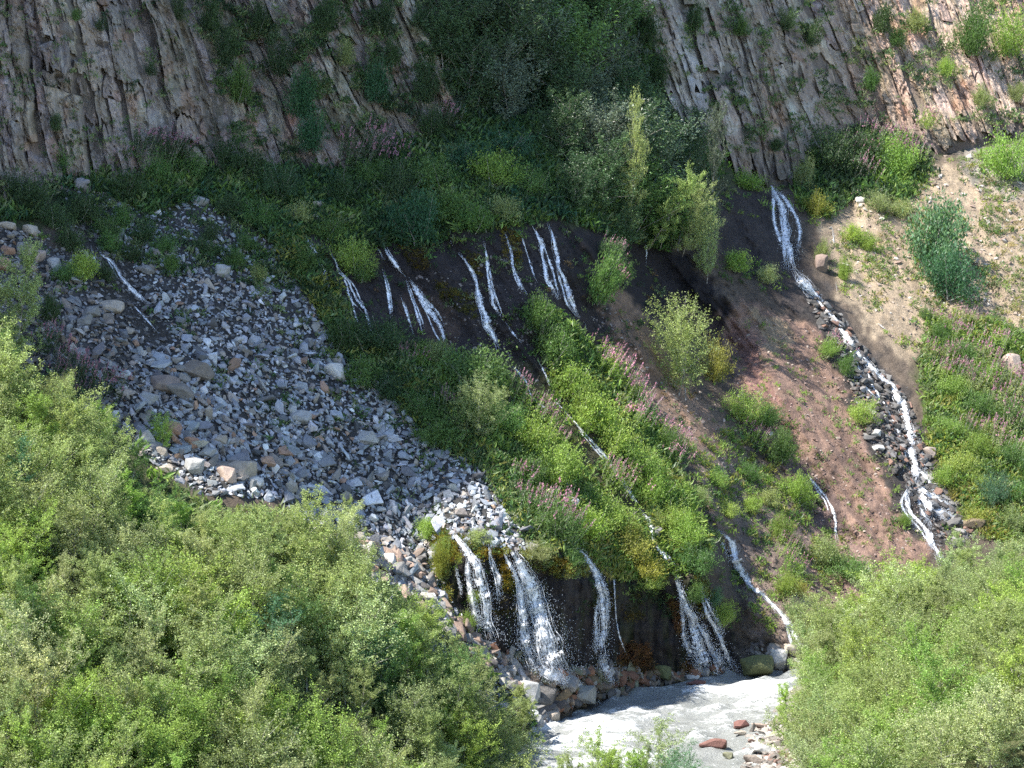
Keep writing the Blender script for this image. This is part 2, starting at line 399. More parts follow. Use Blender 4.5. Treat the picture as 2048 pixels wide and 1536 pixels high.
# ------------------------------------------------------------ cliff: upright rock columns
LEAN = np.array([(-900, 0.10), (0, 0.16), (120, 0.22), (300, 0.27), (450, 0.40), (600, 0.50), (700, 0.46), (850, 0.42), (1250, 0.36), (1400, 0.30), (1500, 0.30),
                 (1620, 0.36), (1720, 0.42), (1850, 0.40), (2048, 0.32), (3000, 0.25)])
def lean(s): return np.interp(s, LEAN[:, 0], LEAN[:, 1])
def col_uv(s, t): return s + lean(s) * t + 5 * vnoise(s / 60, t / 90, 91), t
def cliff_base_relief(s, t):
    r = 1.6 * fbm(s / 150, t / 700, 101, 2) + 0.7 * fbm(s / 60, t / 240, 105, 3)
    g = np.exp(-((s - 1010) / 130) ** 2) * -3.0 + np.exp(-((s - 470 + t * 0.1) / 45) ** 2) * -1.2 + np.exp(-((s - 350) / 20) ** 2) * -0.7
    return r + g
def cliff_Y(s, t, u, v): return sample(YC, u, v) - cliff_base_relief(s, t)
def cliff_color(u, v, s):
    base = np.array((0.27, 0.228, 0.195)); c = np.ones(np.shape(u) + (3,)) * base
    def lay(mask, k):
        nonlocal c; a = np.clip(mask, 0, 1)[..., None]; c = c * (1 - a) + np.array(k) * a
    lay(sstep(0.0, 0.55, fbm(u / 60, v / 90, 111, 4)) * 0.55, (0.17, 0.145, 0.14))
    lay(sstep(0.1, 0.5, fbm(s / 14, v / 60, 113, 4)) * 0.6, (0.36, 0.33, 0.295))
    lay(sstep(0.28, 0.5, fbm(u / 34, v / 70, 115, 4)) * 0.5, (0.32, 0.20, 0.145))
    lay(sstep(0.2, 0.45, fbm(u / 16, v / 22, 117, 4)) * 0.6 * sstep(350, 700, u), (0.42, 0.42, 0.37))
    lay(sstep(1560, 1800, u) * 0.8, (0.40, 0.295, 0.235))
    lay(sstep(1640, 1850, u) * sstep(0.15, 0.5, fbm(u / 40, v / 60, 119, 3)) * 0.6, (0.42, 0.235, 0.165))
    lay(np.exp(-(((u - 560) / 60) ** 2 + ((v - 215) / 70) ** 2)) * sstep(-0.1, 0.3, fbm(u / 20, v / 30, 121, 3)), (0.38, 0.23, 0.19))
    lay(np.exp(-(((u - 1380) / 45) ** 2 + ((v - 160) / 110) ** 2)) * 0.7, (0.36, 0.35, 0.35))
    g = sstep(0.05, 0.4, fbm(u / 40, v / 50, 123, 4)) * np.interp(u, [0, 300, 420, 900, 1300, 1400, 1650, 1800, 2050], [.15, .25, .75, .75, .8, .3, .3, .45, .5])
    lay(g * 0.7, (0.085, 0.095, 0.045))
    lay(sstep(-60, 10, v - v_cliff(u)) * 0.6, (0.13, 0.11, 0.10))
    return c
cliff = bpy.data.objects.new('cliff', None)
ss = axis(-800, -130, 2080, 2900, 6.0, 60); ts = axis(-1500, -40, 430, 440, 6.0, 90)
S, T = np.meshgrid(ss, ts, indexing='ij'); Uc, Vc = col_uv(S, T)
Yc = cliff_Y(S, T, Uc, Vc) + 0.35 - 0.45 * fbm(S / 12, T / 30, 131, 3)
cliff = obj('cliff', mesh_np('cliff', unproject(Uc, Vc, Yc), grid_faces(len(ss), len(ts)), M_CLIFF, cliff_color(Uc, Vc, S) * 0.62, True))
tag(cliff, 'tall weathered rock cliff of leaning columns above the slope', kind='structure')
# columns, each a piece of its own
r2 = np.random.default_rng(23)
s = -110.0; ncol = 0
while s < 2080:
    w = float(r2.choice([13, 19, 26, 36, 50, 66], p=[.16, .26, .26, .18, .10, .04])) * r2.uniform(0.85, 1.2)
    nb = int(r2.integers(0, 4)); br = sorted([-70.0] + list(r2.uniform(-20, 340, nb)) + [430.0])
    proud0 = (r2.uniform(-0.25, 0.35) + (0.45 if r2.random() < 0.16 else 0)) * (0.6 + min(w, 46) / 80)
    if 900 < s < 1180: proud0 -= 0.6
    turn = r2.uniform(-0.55, 0.55)
    for k in range(len(br) - 1):
        a, b = br[k], br[k + 1]
        if b - a < 30: continue
        um, vm = col_uv(s + w / 2, (a + b) / 2)
        ub, vb_ = col_uv(s + w / 2, v_cliff(s + w / 2 + lean(s) * 330.0))
        b = min(b, float(vb_) + r2.uniform(-6, 26))
        if b - a < 30: continue
        proud = proud0 + r2.uniform(-0.22, 0.22)
        turn = turn + r2.uniform(-0.12, 0.12)
        na = max(6, int(w / 2.3)); nt_ = max(4, int((b - a) / 4.2))
        x = np.linspace(0, 1, na); y = np.linspace(0, 1, nt_)
        X, Yy = np.meshgrid(x, y, indexing='ij')
        tt = a + (b - a) * Yy
        # broken aslant and jagged at both ends
        sl = r2.uniform(-0.5, 0.5) * w
        jag = np.round(3 * vnoise(X * w / 9.0 + s, k + 0.5, 141)) * 3.5
        tt = tt + (1 - Yy) ** 6 * (sl * (X - 0.5) + jag) + Yy ** 6 * (np.round(3 * vnoise(X * w / 8.0 + s, k + 9.5, 143)) * 7 - sl * (X - 0.5))
        edge = (1.6 * vnoise(s / 3.0, tt / 40, 145) + 1.3 * np.round(2 * vnoise(s / 3.0, tt / 30, 146))) * (1 - X) + (1.6 * vnoise((s + w) / 3.0 + 40, tt / 40, 145) + 1.3 * np.round(2 * vnoise((s + w) / 3. + 9, tt / 30, 146))) * X
        taper = 1 - 0.35 * sstep(0.0, 1, (Yy if turn > 0 else 1 - Yy)) * (w > 24)
        sw = s + (X - 0.5) * (w * 1.02 * taper) + w / 2 + edge
        uu, vv = col_uv(sw, tt)
        ar = 0.5 + 0.4 * vnoise(s / 7.0 + k, tt / 150, 147)
        prof = np.where(X < ar, X / ar, (1 - X) / (1 - ar)); wm = w * 0.034
        fac = (turn * (X - 0.5) + 0.10 * prof + 0.05 * np.minimum(1, 12 * np.minimum(X, 1 - X))) * wm
        ck = sstep(0.80, 0.93, ridged(sw / 15.0 + s, tt / 110.0, 153, 2)); jt = sstep(0.86, 0.95, ridged(tt / 26.0 + (X - 0.5) * sl * 0.06 + s, sw / 60.0, 157, 1)) * (vnoise(s, tt / 60, 158) > -0.1)
        step_ = -0.34 * np.maximum(ck, 0.7 * jt) + 0.10 * fbm(sw / 3.2, tt / 5.0, 156, 2) + 0.16 * np.round(2.4 * vnoise(sw / 10.0, tt / 38 + s, 149)) + 0.08 * np.round(2 * vnoise(sw / 6.0, tt / 30 + s, 150)) + 0.09 * fbm(sw / 4.0, tt / 14.0, 151, 3)
        yy = cliff_Y(s + w / 2 + 0 * tt, tt, uu, vv) - proud - fac - step_ + 0.4 * sstep(0.1, 0, Yy) * r2.uniform(0, 1)
        P = unproject(uu, vv, yy)
        # skirts run back into the rock
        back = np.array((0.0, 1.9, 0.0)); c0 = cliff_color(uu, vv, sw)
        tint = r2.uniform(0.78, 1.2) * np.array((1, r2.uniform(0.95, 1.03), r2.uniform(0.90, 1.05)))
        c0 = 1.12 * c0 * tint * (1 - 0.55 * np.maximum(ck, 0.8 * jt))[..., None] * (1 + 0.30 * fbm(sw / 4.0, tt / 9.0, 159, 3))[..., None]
        idx = np.arange(na * nt_).reshape(na, nt_)
        loop = np.concatenate([idx[:, 0], idx[-1, 1:], idx[-2::-1, -1], idx[0, -2:0:-1]])
        Pf = P.reshape(-1, 3); Vt = np.concatenate([Pf, Pf[loop] + back]); n0 = len(Pf); nl = len(loop)
        q = np.arange(nl); q2 = (q + 1) % nl
        sk = np.stack([loop[q2], loop[q], n0 + q, n0 + q2], -1)
        cf = c0.reshape(-1, 3); cc = np.concatenate([cf, cf[loop] * 0.8])
        o = obj('rock_column', mesh_np('rock_column', Vt, [grid_faces(na, nt_), sk], M_CLIFF, cc, False), cliff)
        ncol += 1
    s += w * r2.choice([0.78, 0.86, 0.94, 1.0])
print('columns', ncol)

# ------------------------------------------------------------ river
def water_material():
    m, nt = new_mat('silty_water'); N = NT(nt)
    out = N.n('OutputMaterial'); b = N.n('BsdfPrincipled'); N.l(b.outputs[0], out.inputs[0])
    g = N.n('NewGeometry'); at = N.n('Attribute', attribute_name='col')
    mp = N.n('Mapping'); mp.inputs['Rotation'].default_value = (0, 0, math.radians(-38)); mp.inputs['Scale'].default_value = (0.7, 1.6, 1.0)
    N.l(g.outputs['Position'], mp.inputs['Vector'])
    n1 = N.noise(mp.outputs[0], 0.45, 8, 0.72, 1.6); n2 = N.noise(mp.outputs[0], 3.0, 8, 0.82, 1.6)
    f = N.math('ADD', N.math('ADD', N.math('MULTIPLY', n1, 0.45), N.math('MULTIPLY', n2, 0.55)), at.outputs['Fac'])
    mask = N.ramp(f, [(0.495, (0, 0, 0)), (0.525, (0.35, 0.35, 0.35)), (0.565, (1, 1, 1))])
    N.l(N.mix(mask, (0.23, 0.24, 0.23), (0.64, 0.66, 0.66)), b.inputs['Base Color'])
    N.l(N.ramp(mask, [(0, (0.38,) * 3), (1, (0.85,) * 3)]), b.inputs['Roughness'])
    N.l(N.bump(N.math('ADD', n2, N.noise(mp.outputs[0], 5.0, 4, 0.6)), 0.6, 0.30), b.inputs['Normal'])
    return m
M_WATER = water_material()
xs = np.arange(-45, 50, 0.34); ys = np.concatenate([np.arange(40, 112, 2.5), np.arange(112, 165, 0.28)])
X, Yw = np.meshgrid(xs, ys, indexing='ij')
a = math.radians(38); fx = X * math.cos(a) + Yw * math.sin(a); fy = -X * math.sin(a) + Yw * math.cos(a)
wv = 0.5 * ridged(fx / 3.4 + 0.4 * vnoise(fx / 7, fy / 4, 161), fy / 1.9, 163, 4) + 0.16 * fbm(fx / 1.4, fy / 0.7, 167, 4)
pu, pv = project(np.stack([X, Yw, 0 * X], -1))
calm = sstep(0, 1, 0.5 + 0.5 * fbm(fx / 14, fy / 7, 171, 2))
foam = 0.30 * wv + 0.12 * (calm - 0.5) - 0.10
foam = foam + 0.10 * np.exp(-((pu - 1500) / 150) ** 2 - ((pv - 1385) / 28) ** 2) + 0.10 * np.exp(-((pu - 1180) / 110) ** 2 - ((pv - 1480) / 30) ** 2)
foam = foam - 0.05 * np.exp(-((pu - 1300) / 130) ** 2 - ((pv - 1392) / 16) ** 2) - 0.08 * np.exp(-((pu - 1400) / 90) ** 2 - ((pv - 1500) / 18) ** 2) - 0.09 * np.exp(-((pu - 1450) / 100) ** 2 - ((pv - 1350) / 7) ** 2)
river = obj('river', mesh_np('river', np.stack([X, Yw, wv * 0.95 - 0.12], -1), grid_faces(len(xs), len(ys)), M_WATER, np.repeat(foam[..., None], 3, -1), True))
tag(river, 'fast grey silty river breaking into white rapids', kind='structure')

# ------------------------------------------------------------ near bank across the water
SHX = np.array([(60, -20), (100, -12), (108, -4), (112, -4), (115, -2), (117.5, 1), (120, 10.8), (124, 12.4), (130, 13.4), (137, 15.6), (149, 18.4), (180, 26)], float)
def bank_z(x, y):
    d = x - np.interp(y, SHX[:, 0], SHX[:, 1])
    z = (0.10 * np.clip(d, 0, None) + 0.36 * np.clip(x - 13.6 - 0.12 * np.clip(y - 125, 0, None), 0, None)) * sstep(152, 143, y) - 1.5 * sstep(143, 152, y)
    z = np.where(d < 0, 0.5 * d, z)
    return np.minimum(z, 14) + 0.2 * fbm(x / 3, y / 3, 181, 3) - 0.02
bx = np.arange(-60, 70, 0.75); by = np.arange(70, 154, 0.75); X, Yb = np.meshgrid(bx, by, indexing='ij')
bz = bank_z(X, Yb)
bc = np.ones(X.shape + (3,)) * np.array((0.10, 0.105, 0.05)); mm = sstep(1.6, 0.5, bz)[..., None]; bc = bc * (1 - mm) + np.array((0.24, 0.22, 0.20)) * mm
bank = obj('river_bank', mesh_np('river_bank', np.stack([X, Yb, bz], -1), grid_faces(len(bx), len(by)), M_GROUND, bc, True))
tag(bank, 'low near bank of earth and gravel on the river', kind='structure')
# ------------------------------------------------------------ unseen rock shoulder, added to shade the slope; its crest follows the wanted shadow
X0 = -80.0
def to_spur(P):
    t = (X0 - P[..., 0]) / SUN_DIR[0]
    return np.stack([P[..., 1] + SUN_DIR[1] * t, P[..., 2] + SUN_DIR[2] * t], -1)
SHADE = [(1710, -60), (1722, 60), (1712, 150), (1700, 250), (1745, 330), (1690, 400), (1640, 470), (1605, 560), (1540, 590), (1530, 655), (1480, 640), (1452, 700), (1370, 745),
         (1300, 740), (1265, 770), (1215, 740), (1150, 740), (1120, 770), (1075, 800), (1045, 850), (1030, 910), (1000, 950), (930, 985), (880, 1010), (820, 1050), (740, 1070), (690, 1080),
         (640, 1000), (540, 955), (480, 890), (380, 850), (300, 815), (200, 770), (120, 700), (70, 620), (0, 540)]
_b = np.array(SHADE, float)
_d = []   # finer points along the outline, slightly ragged
for i in range(len(_b) - 1):
    n = max(2, int(math.dist(_b[i], _b[i + 1]) / 9))
    for k in range(n): _d.append(_b[i] + (_b[i + 1] - _b[i]) * k / n)
_d = np.array(_d); _d[:, 0] += 7 * vnoise(np.arange(len(_d)) / 2.1, 0.5, 201) + 4 * vnoise(np.arange(len(_d)) / 0.9, 3.5, 203)
_P = np.where((_d[:, 1] < v_cliff(_d[:, 0]))[:, None], unproject(_d[:, 0], _d[:, 1], sample(YC, _d[:, 0], _d[:, 1]) - 1.0), Phill(_d[:, 0], _d[:, 1]))
_S = to_spur(_P)
first, last = _S[0], _S[-1]
crest = np.concatenate([np.array([(first[0] + 190, first[1] + 60), (first[0] + 120, first[1] + 52), (first[0] + 60, first[1] + 34), (first[0] + 25, first[1] + 18)]), _S,
                        np.array([(last[0] - 2, last[1] - 8), (last[0] - 4, 60), (last[0] - 8, 2)])])
base = np.stack([np.linspace(crest[0, 0], crest[-1, 0] + 6, len(crest)), np.full(len(crest), -6.0)], -1)
nr = 14; kk = np.linspace(0, 1, nr)[None, :, None]
prof = crest[:, None, :] * (1 - kk) + base[:, None, :] * kk
xx = X0 - (1.5 * np.abs(fbm(prof[..., 0] / 9, prof[..., 1] / 14, 205, 3)) + 3 * np.abs(fbm(prof[..., 0] / 30, prof[..., 1] / 40, 207, 2))) * np.minimum(1, kk[..., 0] * 8)
Vs = np.stack([xx, prof[..., 0], prof[..., 1]], -1)
back = Vs[:, :, :] + np.array((-30.0, 0, 0)) - np.array((30.0, 0, 0)) * kk
back[..., 2] -= 4 * (1 - kk[..., 0])
Va = np.concatenate([Vs.reshape(-1, 3), back.reshape(-1, 3)]); n1 = len(crest) * nr
f1 = grid_faces(len(crest), nr); i = np.arange(len(crest) - 1) * nr
f3 = np.stack([i, i + nr, i + nr + n1, i + n1], -1)
sp = obj('shade_spur', mesh_np('shade_spur', Va, [f1[:, ::-1], f1 + n1, f3], M_CLIFF, np.full((len(Va), 3), 0.2), False))
tag(sp, 'unseen rock shoulder added to cast the shade on the slope', kind='structure')
# ------------------------------------------------------------ rocks
import bmesh
def hull_mesh(name, seed, dims=(1, 1, 1), n=13, cuts=0.75):
    r = np.random.default_rng(seed); bm = bmesh.new()
    for k in range(n):
        d = r.normal(size=3); d /= np.abs(d).max() ** cuts * np.linalg.norm(d) ** (1 - cuts)
        p = d * np.array(dims) * 0.5 * r.uniform(0.8, 1.05); bm.verts.new(p)
    res = bmesh.ops.convex_hull(bm, input=bm.verts)
    for g in [e for e in res['geom_interior'] + res['geom_unused'] if isinstance(e, bmesh.types.BMVert)]:
        if g.is_valid: bm.verts.remove(g)
    V = np.array([v.co[:] for v in bm.verts]); bm.verts.index_update(); F = np.array([[v.index for v in f.verts] for f in bm.faces])
    bm.free(); return V, F
HULLS = [hull_mesh('rock', 300 + k, d) for k, d in enumerate([(1, .8, .5), (1.3, .8, .3), (1, .9, .7), (1.5, .7, .25), (1.1, .7, .5), (1.3, .9, .4), (1.1, 1, .3), (1.6, .6, .4),
                                                           (1, 1, .7), (1.25, .75, .3), (1, .85, .55), (1.6, .8, .35)])]
def boulder_data(seed, dims, rough=0.05, smooth=1):
    """a bigger stone: a hull with split faces, knocked a little out of true"""
    V, F = hull_mesh('b', seed, dims, 18, 0.8); bm = bmesh.new(); vs = [bm.verts.new(p) for p in V]
    for f in F: bm.faces.new([vs[i] for i in f])
    bmesh.ops.dissolve_limit(bm, angle_limit=0.22, verts=bm.verts, edges=bm.edges)
    bmesh.ops.bevel(bm, geom=list(bm.edges), offset=0.035, segments=1, affect='EDGES', clamp_overlap=True)
    bmesh.ops.triangulate(bm, faces=bm.faces)
    bmesh.ops.subdivide_edges(bm, edges=bm.edges, cuts=1, use_grid_fill=True)
    r = np.random.default_rng(seed)
    for v in bm.verts:
        c = v.co; q = float(fbm(c.x * 3 + seed, c.y * 3 + c.z * 2.3, seed, 3)); v.co = c * (1 + rough * 1.6 * q)
    V = np.array([v.co[:] for v in bm.verts]); bm.verts.index_update(); F = [[v.index for v in f.verts] for f in bm.faces]
    bm.free(); return V, np.array([f for f in F if len(f) == 3])
BOULD = [boulder_data(400 + k, d) for k, d in enumerate([(1, .8, .7), (1.3, .8, .5), (1, .9, .9), (1.5, .8, .5), (1.1, .7, .8), (1.2, 1, .45), (1.4, .7, .6), (1, .8, .6)])]
def rot_mats(n, r, flat=0.5, slope=None):
    """random turns that mostly keep a stone's flat side down the slope"""
    az = r.uniform(0, 2 * math.pi, n); tilt = r.normal(0, flat, n); ax = r.uniform(0, 2 * math.pi, n)
    ca, sa = np.cos(az), np.sin(az); Z = np.zeros((n, 3, 3)); Z[:, 0, 0] = ca; Z[:, 0, 1] = -sa; Z[:, 1, 0] = sa; Z[:, 1, 1] = ca; Z[:, 2, 2] = 1
    k = np.stack([np.cos(ax), np.sin(ax), 0 * ax], -1); K = np.zeros((n, 3, 3))
    K[:, 0, 1] = -k[:, 2]; K[:, 0, 2] = k[:, 1]; K[:, 1, 0] = k[:, 2]; K[:, 1, 2] = -k[:, 0]; K[:, 2, 0] = -k[:, 1]; K[:, 2, 1] = k[:, 0]
    R = np.eye(3) + np.sin(tilt)[:, None, None] * K + (1 - np.cos(tilt))[:, None, None] * (K @ K)
    M = R @ Z
    if slope is not None:
        up = np.array((0, 0, 1.0)); nn = slope; v = np.cross(np.broadcast_to(up, nn.shape), nn); c = nn[:, 2]
        Kx = np.zeros((n, 3, 3)); Kx[:, 0, 1] = -v[:, 2]; Kx[:, 0, 2] = v[:, 1]; Kx[:, 1, 0] = v[:, 2]; Kx[:, 1, 2] = -v[:, 0]; Kx[:, 2, 0] = -v[:, 1]; Kx[:, 2, 1] = v[:, 0]
        A = np.eye(3) + Kx + (Kx @ Kx) / (1 + c)[:, None, None]; M = A @ M
    return M
def join_rocks(P, size, mats, cols, r, shapes=HULLS):
    Vs, Fs, Cs = [], [], []; off = 0; idx = r.integers(0, len(shapes), len(P))
    for k, (hv, hf) in enumerate(shapes):
        s = np.nonzero(idx == k)[0]
        if not len(s): continue
        v = np.einsum('nij,vj->nvi', mats[s], hv) * size[s][:, None, None] + P[s][:, None]
        f = hf[None] + (off + np.arange(len(s)) * len(hv))[:, None, None]
        Vs.append(v.reshape(-1, 3)); Fs.append(f.reshape(-1, 3)); Cs.append(np.repeat(cols[s], len(hv), 0)); off += len(s) * len(hv)
    return np.concatenate(Vs), np.concatenate(Fs), np.concatenate(Cs)
def scatter_poly(polys, n, r, hole=()):
    allp = np.concatenate([np.array(p, float) for p in polys]); lo = allp.min(0); hi = allp.max(0); out = []
    while sum(map(len, out)) < n:
        q = r.uniform(lo, hi, (n * 2, 2)); m = np.zeros(len(q), bool)
        for p in polys: m |= inpoly(q[:, 0], q[:, 1], p)
        for p in hole: m &= ~inpoly(q[:, 0], q[:, 1], p)
        m &= (q[:, 0] > -60) & (q[:, 0] < 2290) & (q[:, 1] < 1600)
        out.append(q[m])
    return np.concatenate(out)[:n]
def mpp(y): return y / FPX            # metres per photo pixel at depth y
STONE_MESH = [mesh_np('rock', v, f, M_ROCK, np.ones((len(v), 3))) for v, f in HULLS]
BOULD_MESH = [mesh_np('boulder', v, f, M_ROCK, np.ones((len(v), 3))) for v, f in BOULD]
THINGS = []        # (object, photo u, v, size px, kind words) for labels
def put_rock(name, me, P, size, M, color, scale=(1, 1, 1), gain=1.0):
    o = obj(name, me); mt = mathutils.Matrix(M.tolist()).to_4x4(); sc = mathutils.Matrix.Diagonal((*[size * q for q in scale], 1))
    o.matrix_world = mathutils.Matrix.Translation(P.tolist()) @ mt @ sc; o.color = (*[float(c) * gain for c in color], 1); return o

WET_GULLY = [(130, 430), (215, 490), (300, 590), (350, 690), (310, 700), (230, 620), (150, 530)]
SCREE_BOULD = [(0, 445), (70, 465), (130, 500), (200, 590), (260, 650), (330, 700), (420, 800), (520, 880), (620, 950), (680, 1000), (700, 1090), (620, 1010), (540, 960), (420, 900), (300, 830), (130, 700), (0, 600)]
r = np.random.default_rng(41)
# colours of the scree: grey stone, the blue of the shade painted in, with tan, rust and dark pieces
def scree_colors(uv, r):
    n = len(uv); t = r.random(n)
    pal = np.array([(0.28, 0.30, 0.33), (0.40, 0.42, 0.45), (0.20, 0.205, 0.22), (0.31, 0.28, 0.25), (0.36, 0.24, 0.17), (0.11, 0.11, 0.115), (0.54, 0.55, 0.56)])
    tan = 0.5 + 0.5 * fbm(uv[:, 0] / 70, uv[:, 1] / 70, 43, 3) + 0.4 * sstep(60, 0, np.abs(seg_dist(uv[:, 0], uv[:, 1], [(0, 480), (180, 620), (330, 760), (480, 860), (600, 950)])[0])) - 0.12
    tan = np.clip(tan, 0, 1)
    w = np.stack([0.36 - .1 * tan, 0.30 - 0.17 * tan, 0.10 + 0 * tan, 0.12 + 0.14 * tan, 0.01 + 0.05 * tan ** 2, 0.05 + 0 * tan, 0.10 - 0.05 * tan], -1)
    w = np.cumsum(w / w.sum(1, keepdims=True), 1); k = (t[:, None] > w).sum(1).clip(0, 6)
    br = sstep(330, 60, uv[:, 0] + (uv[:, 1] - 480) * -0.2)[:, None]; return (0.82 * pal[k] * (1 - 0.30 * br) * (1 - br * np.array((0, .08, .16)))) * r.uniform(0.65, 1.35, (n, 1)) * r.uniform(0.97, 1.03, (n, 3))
def make_scree():
    r = np.random.default_rng(45)
    n = 13000; uv = scatter_poly([SCREE], n, r, [WET_GULLY])
    px = 4.6 + 7 * r.random(n) ** 1.7 + 20 * r.random(n) ** 18
    nearl, _ = seg_dist(uv[:, 0], uv[:, 1], [(0, 500), (180, 640), (330, 770), (480, 880), (640, 1010)])
    px *= 1 + 0.5 * np.exp(-(nearl / 60) ** 2) * r.random(n)
    px *= np.interp(uv[:, 1], [380, 520, 700, 1100], [0.6, 0.75, 1.0, 1.15])
    edge = 0.5 + 0.5 * vnoise(uv[:, 0] / 30, uv[:, 1] / 30, 47)
    order = np.argsort(-px); uv = uv[order]; px = px[order]
    P = Phill(uv[:, 0], uv[:, 1]); N = Nhill(uv[:, 0], uv[:, 1], 14); sz = px * mpp(P[:, 1]) * 1.15
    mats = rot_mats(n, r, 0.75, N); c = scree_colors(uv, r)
    P = P + N * (sz * r.uniform(0.0, 0.38, n))[:, None]
    kb = 130
    for i in range(kb):
        big = px[i] > 22
        k = int(r.integers(0, 12)); me = STONE_MESH[k]
        o = put_rock('rock', me, P[i], sz[i], mats[i], c[i], (1, 1, 0.9)); THINGS.append((o, uv[i, 0], uv[i, 1], px[i], 'scree'))
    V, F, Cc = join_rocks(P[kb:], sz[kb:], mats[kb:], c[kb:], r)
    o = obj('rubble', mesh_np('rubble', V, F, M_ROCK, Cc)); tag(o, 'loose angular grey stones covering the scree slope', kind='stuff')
make_scree()

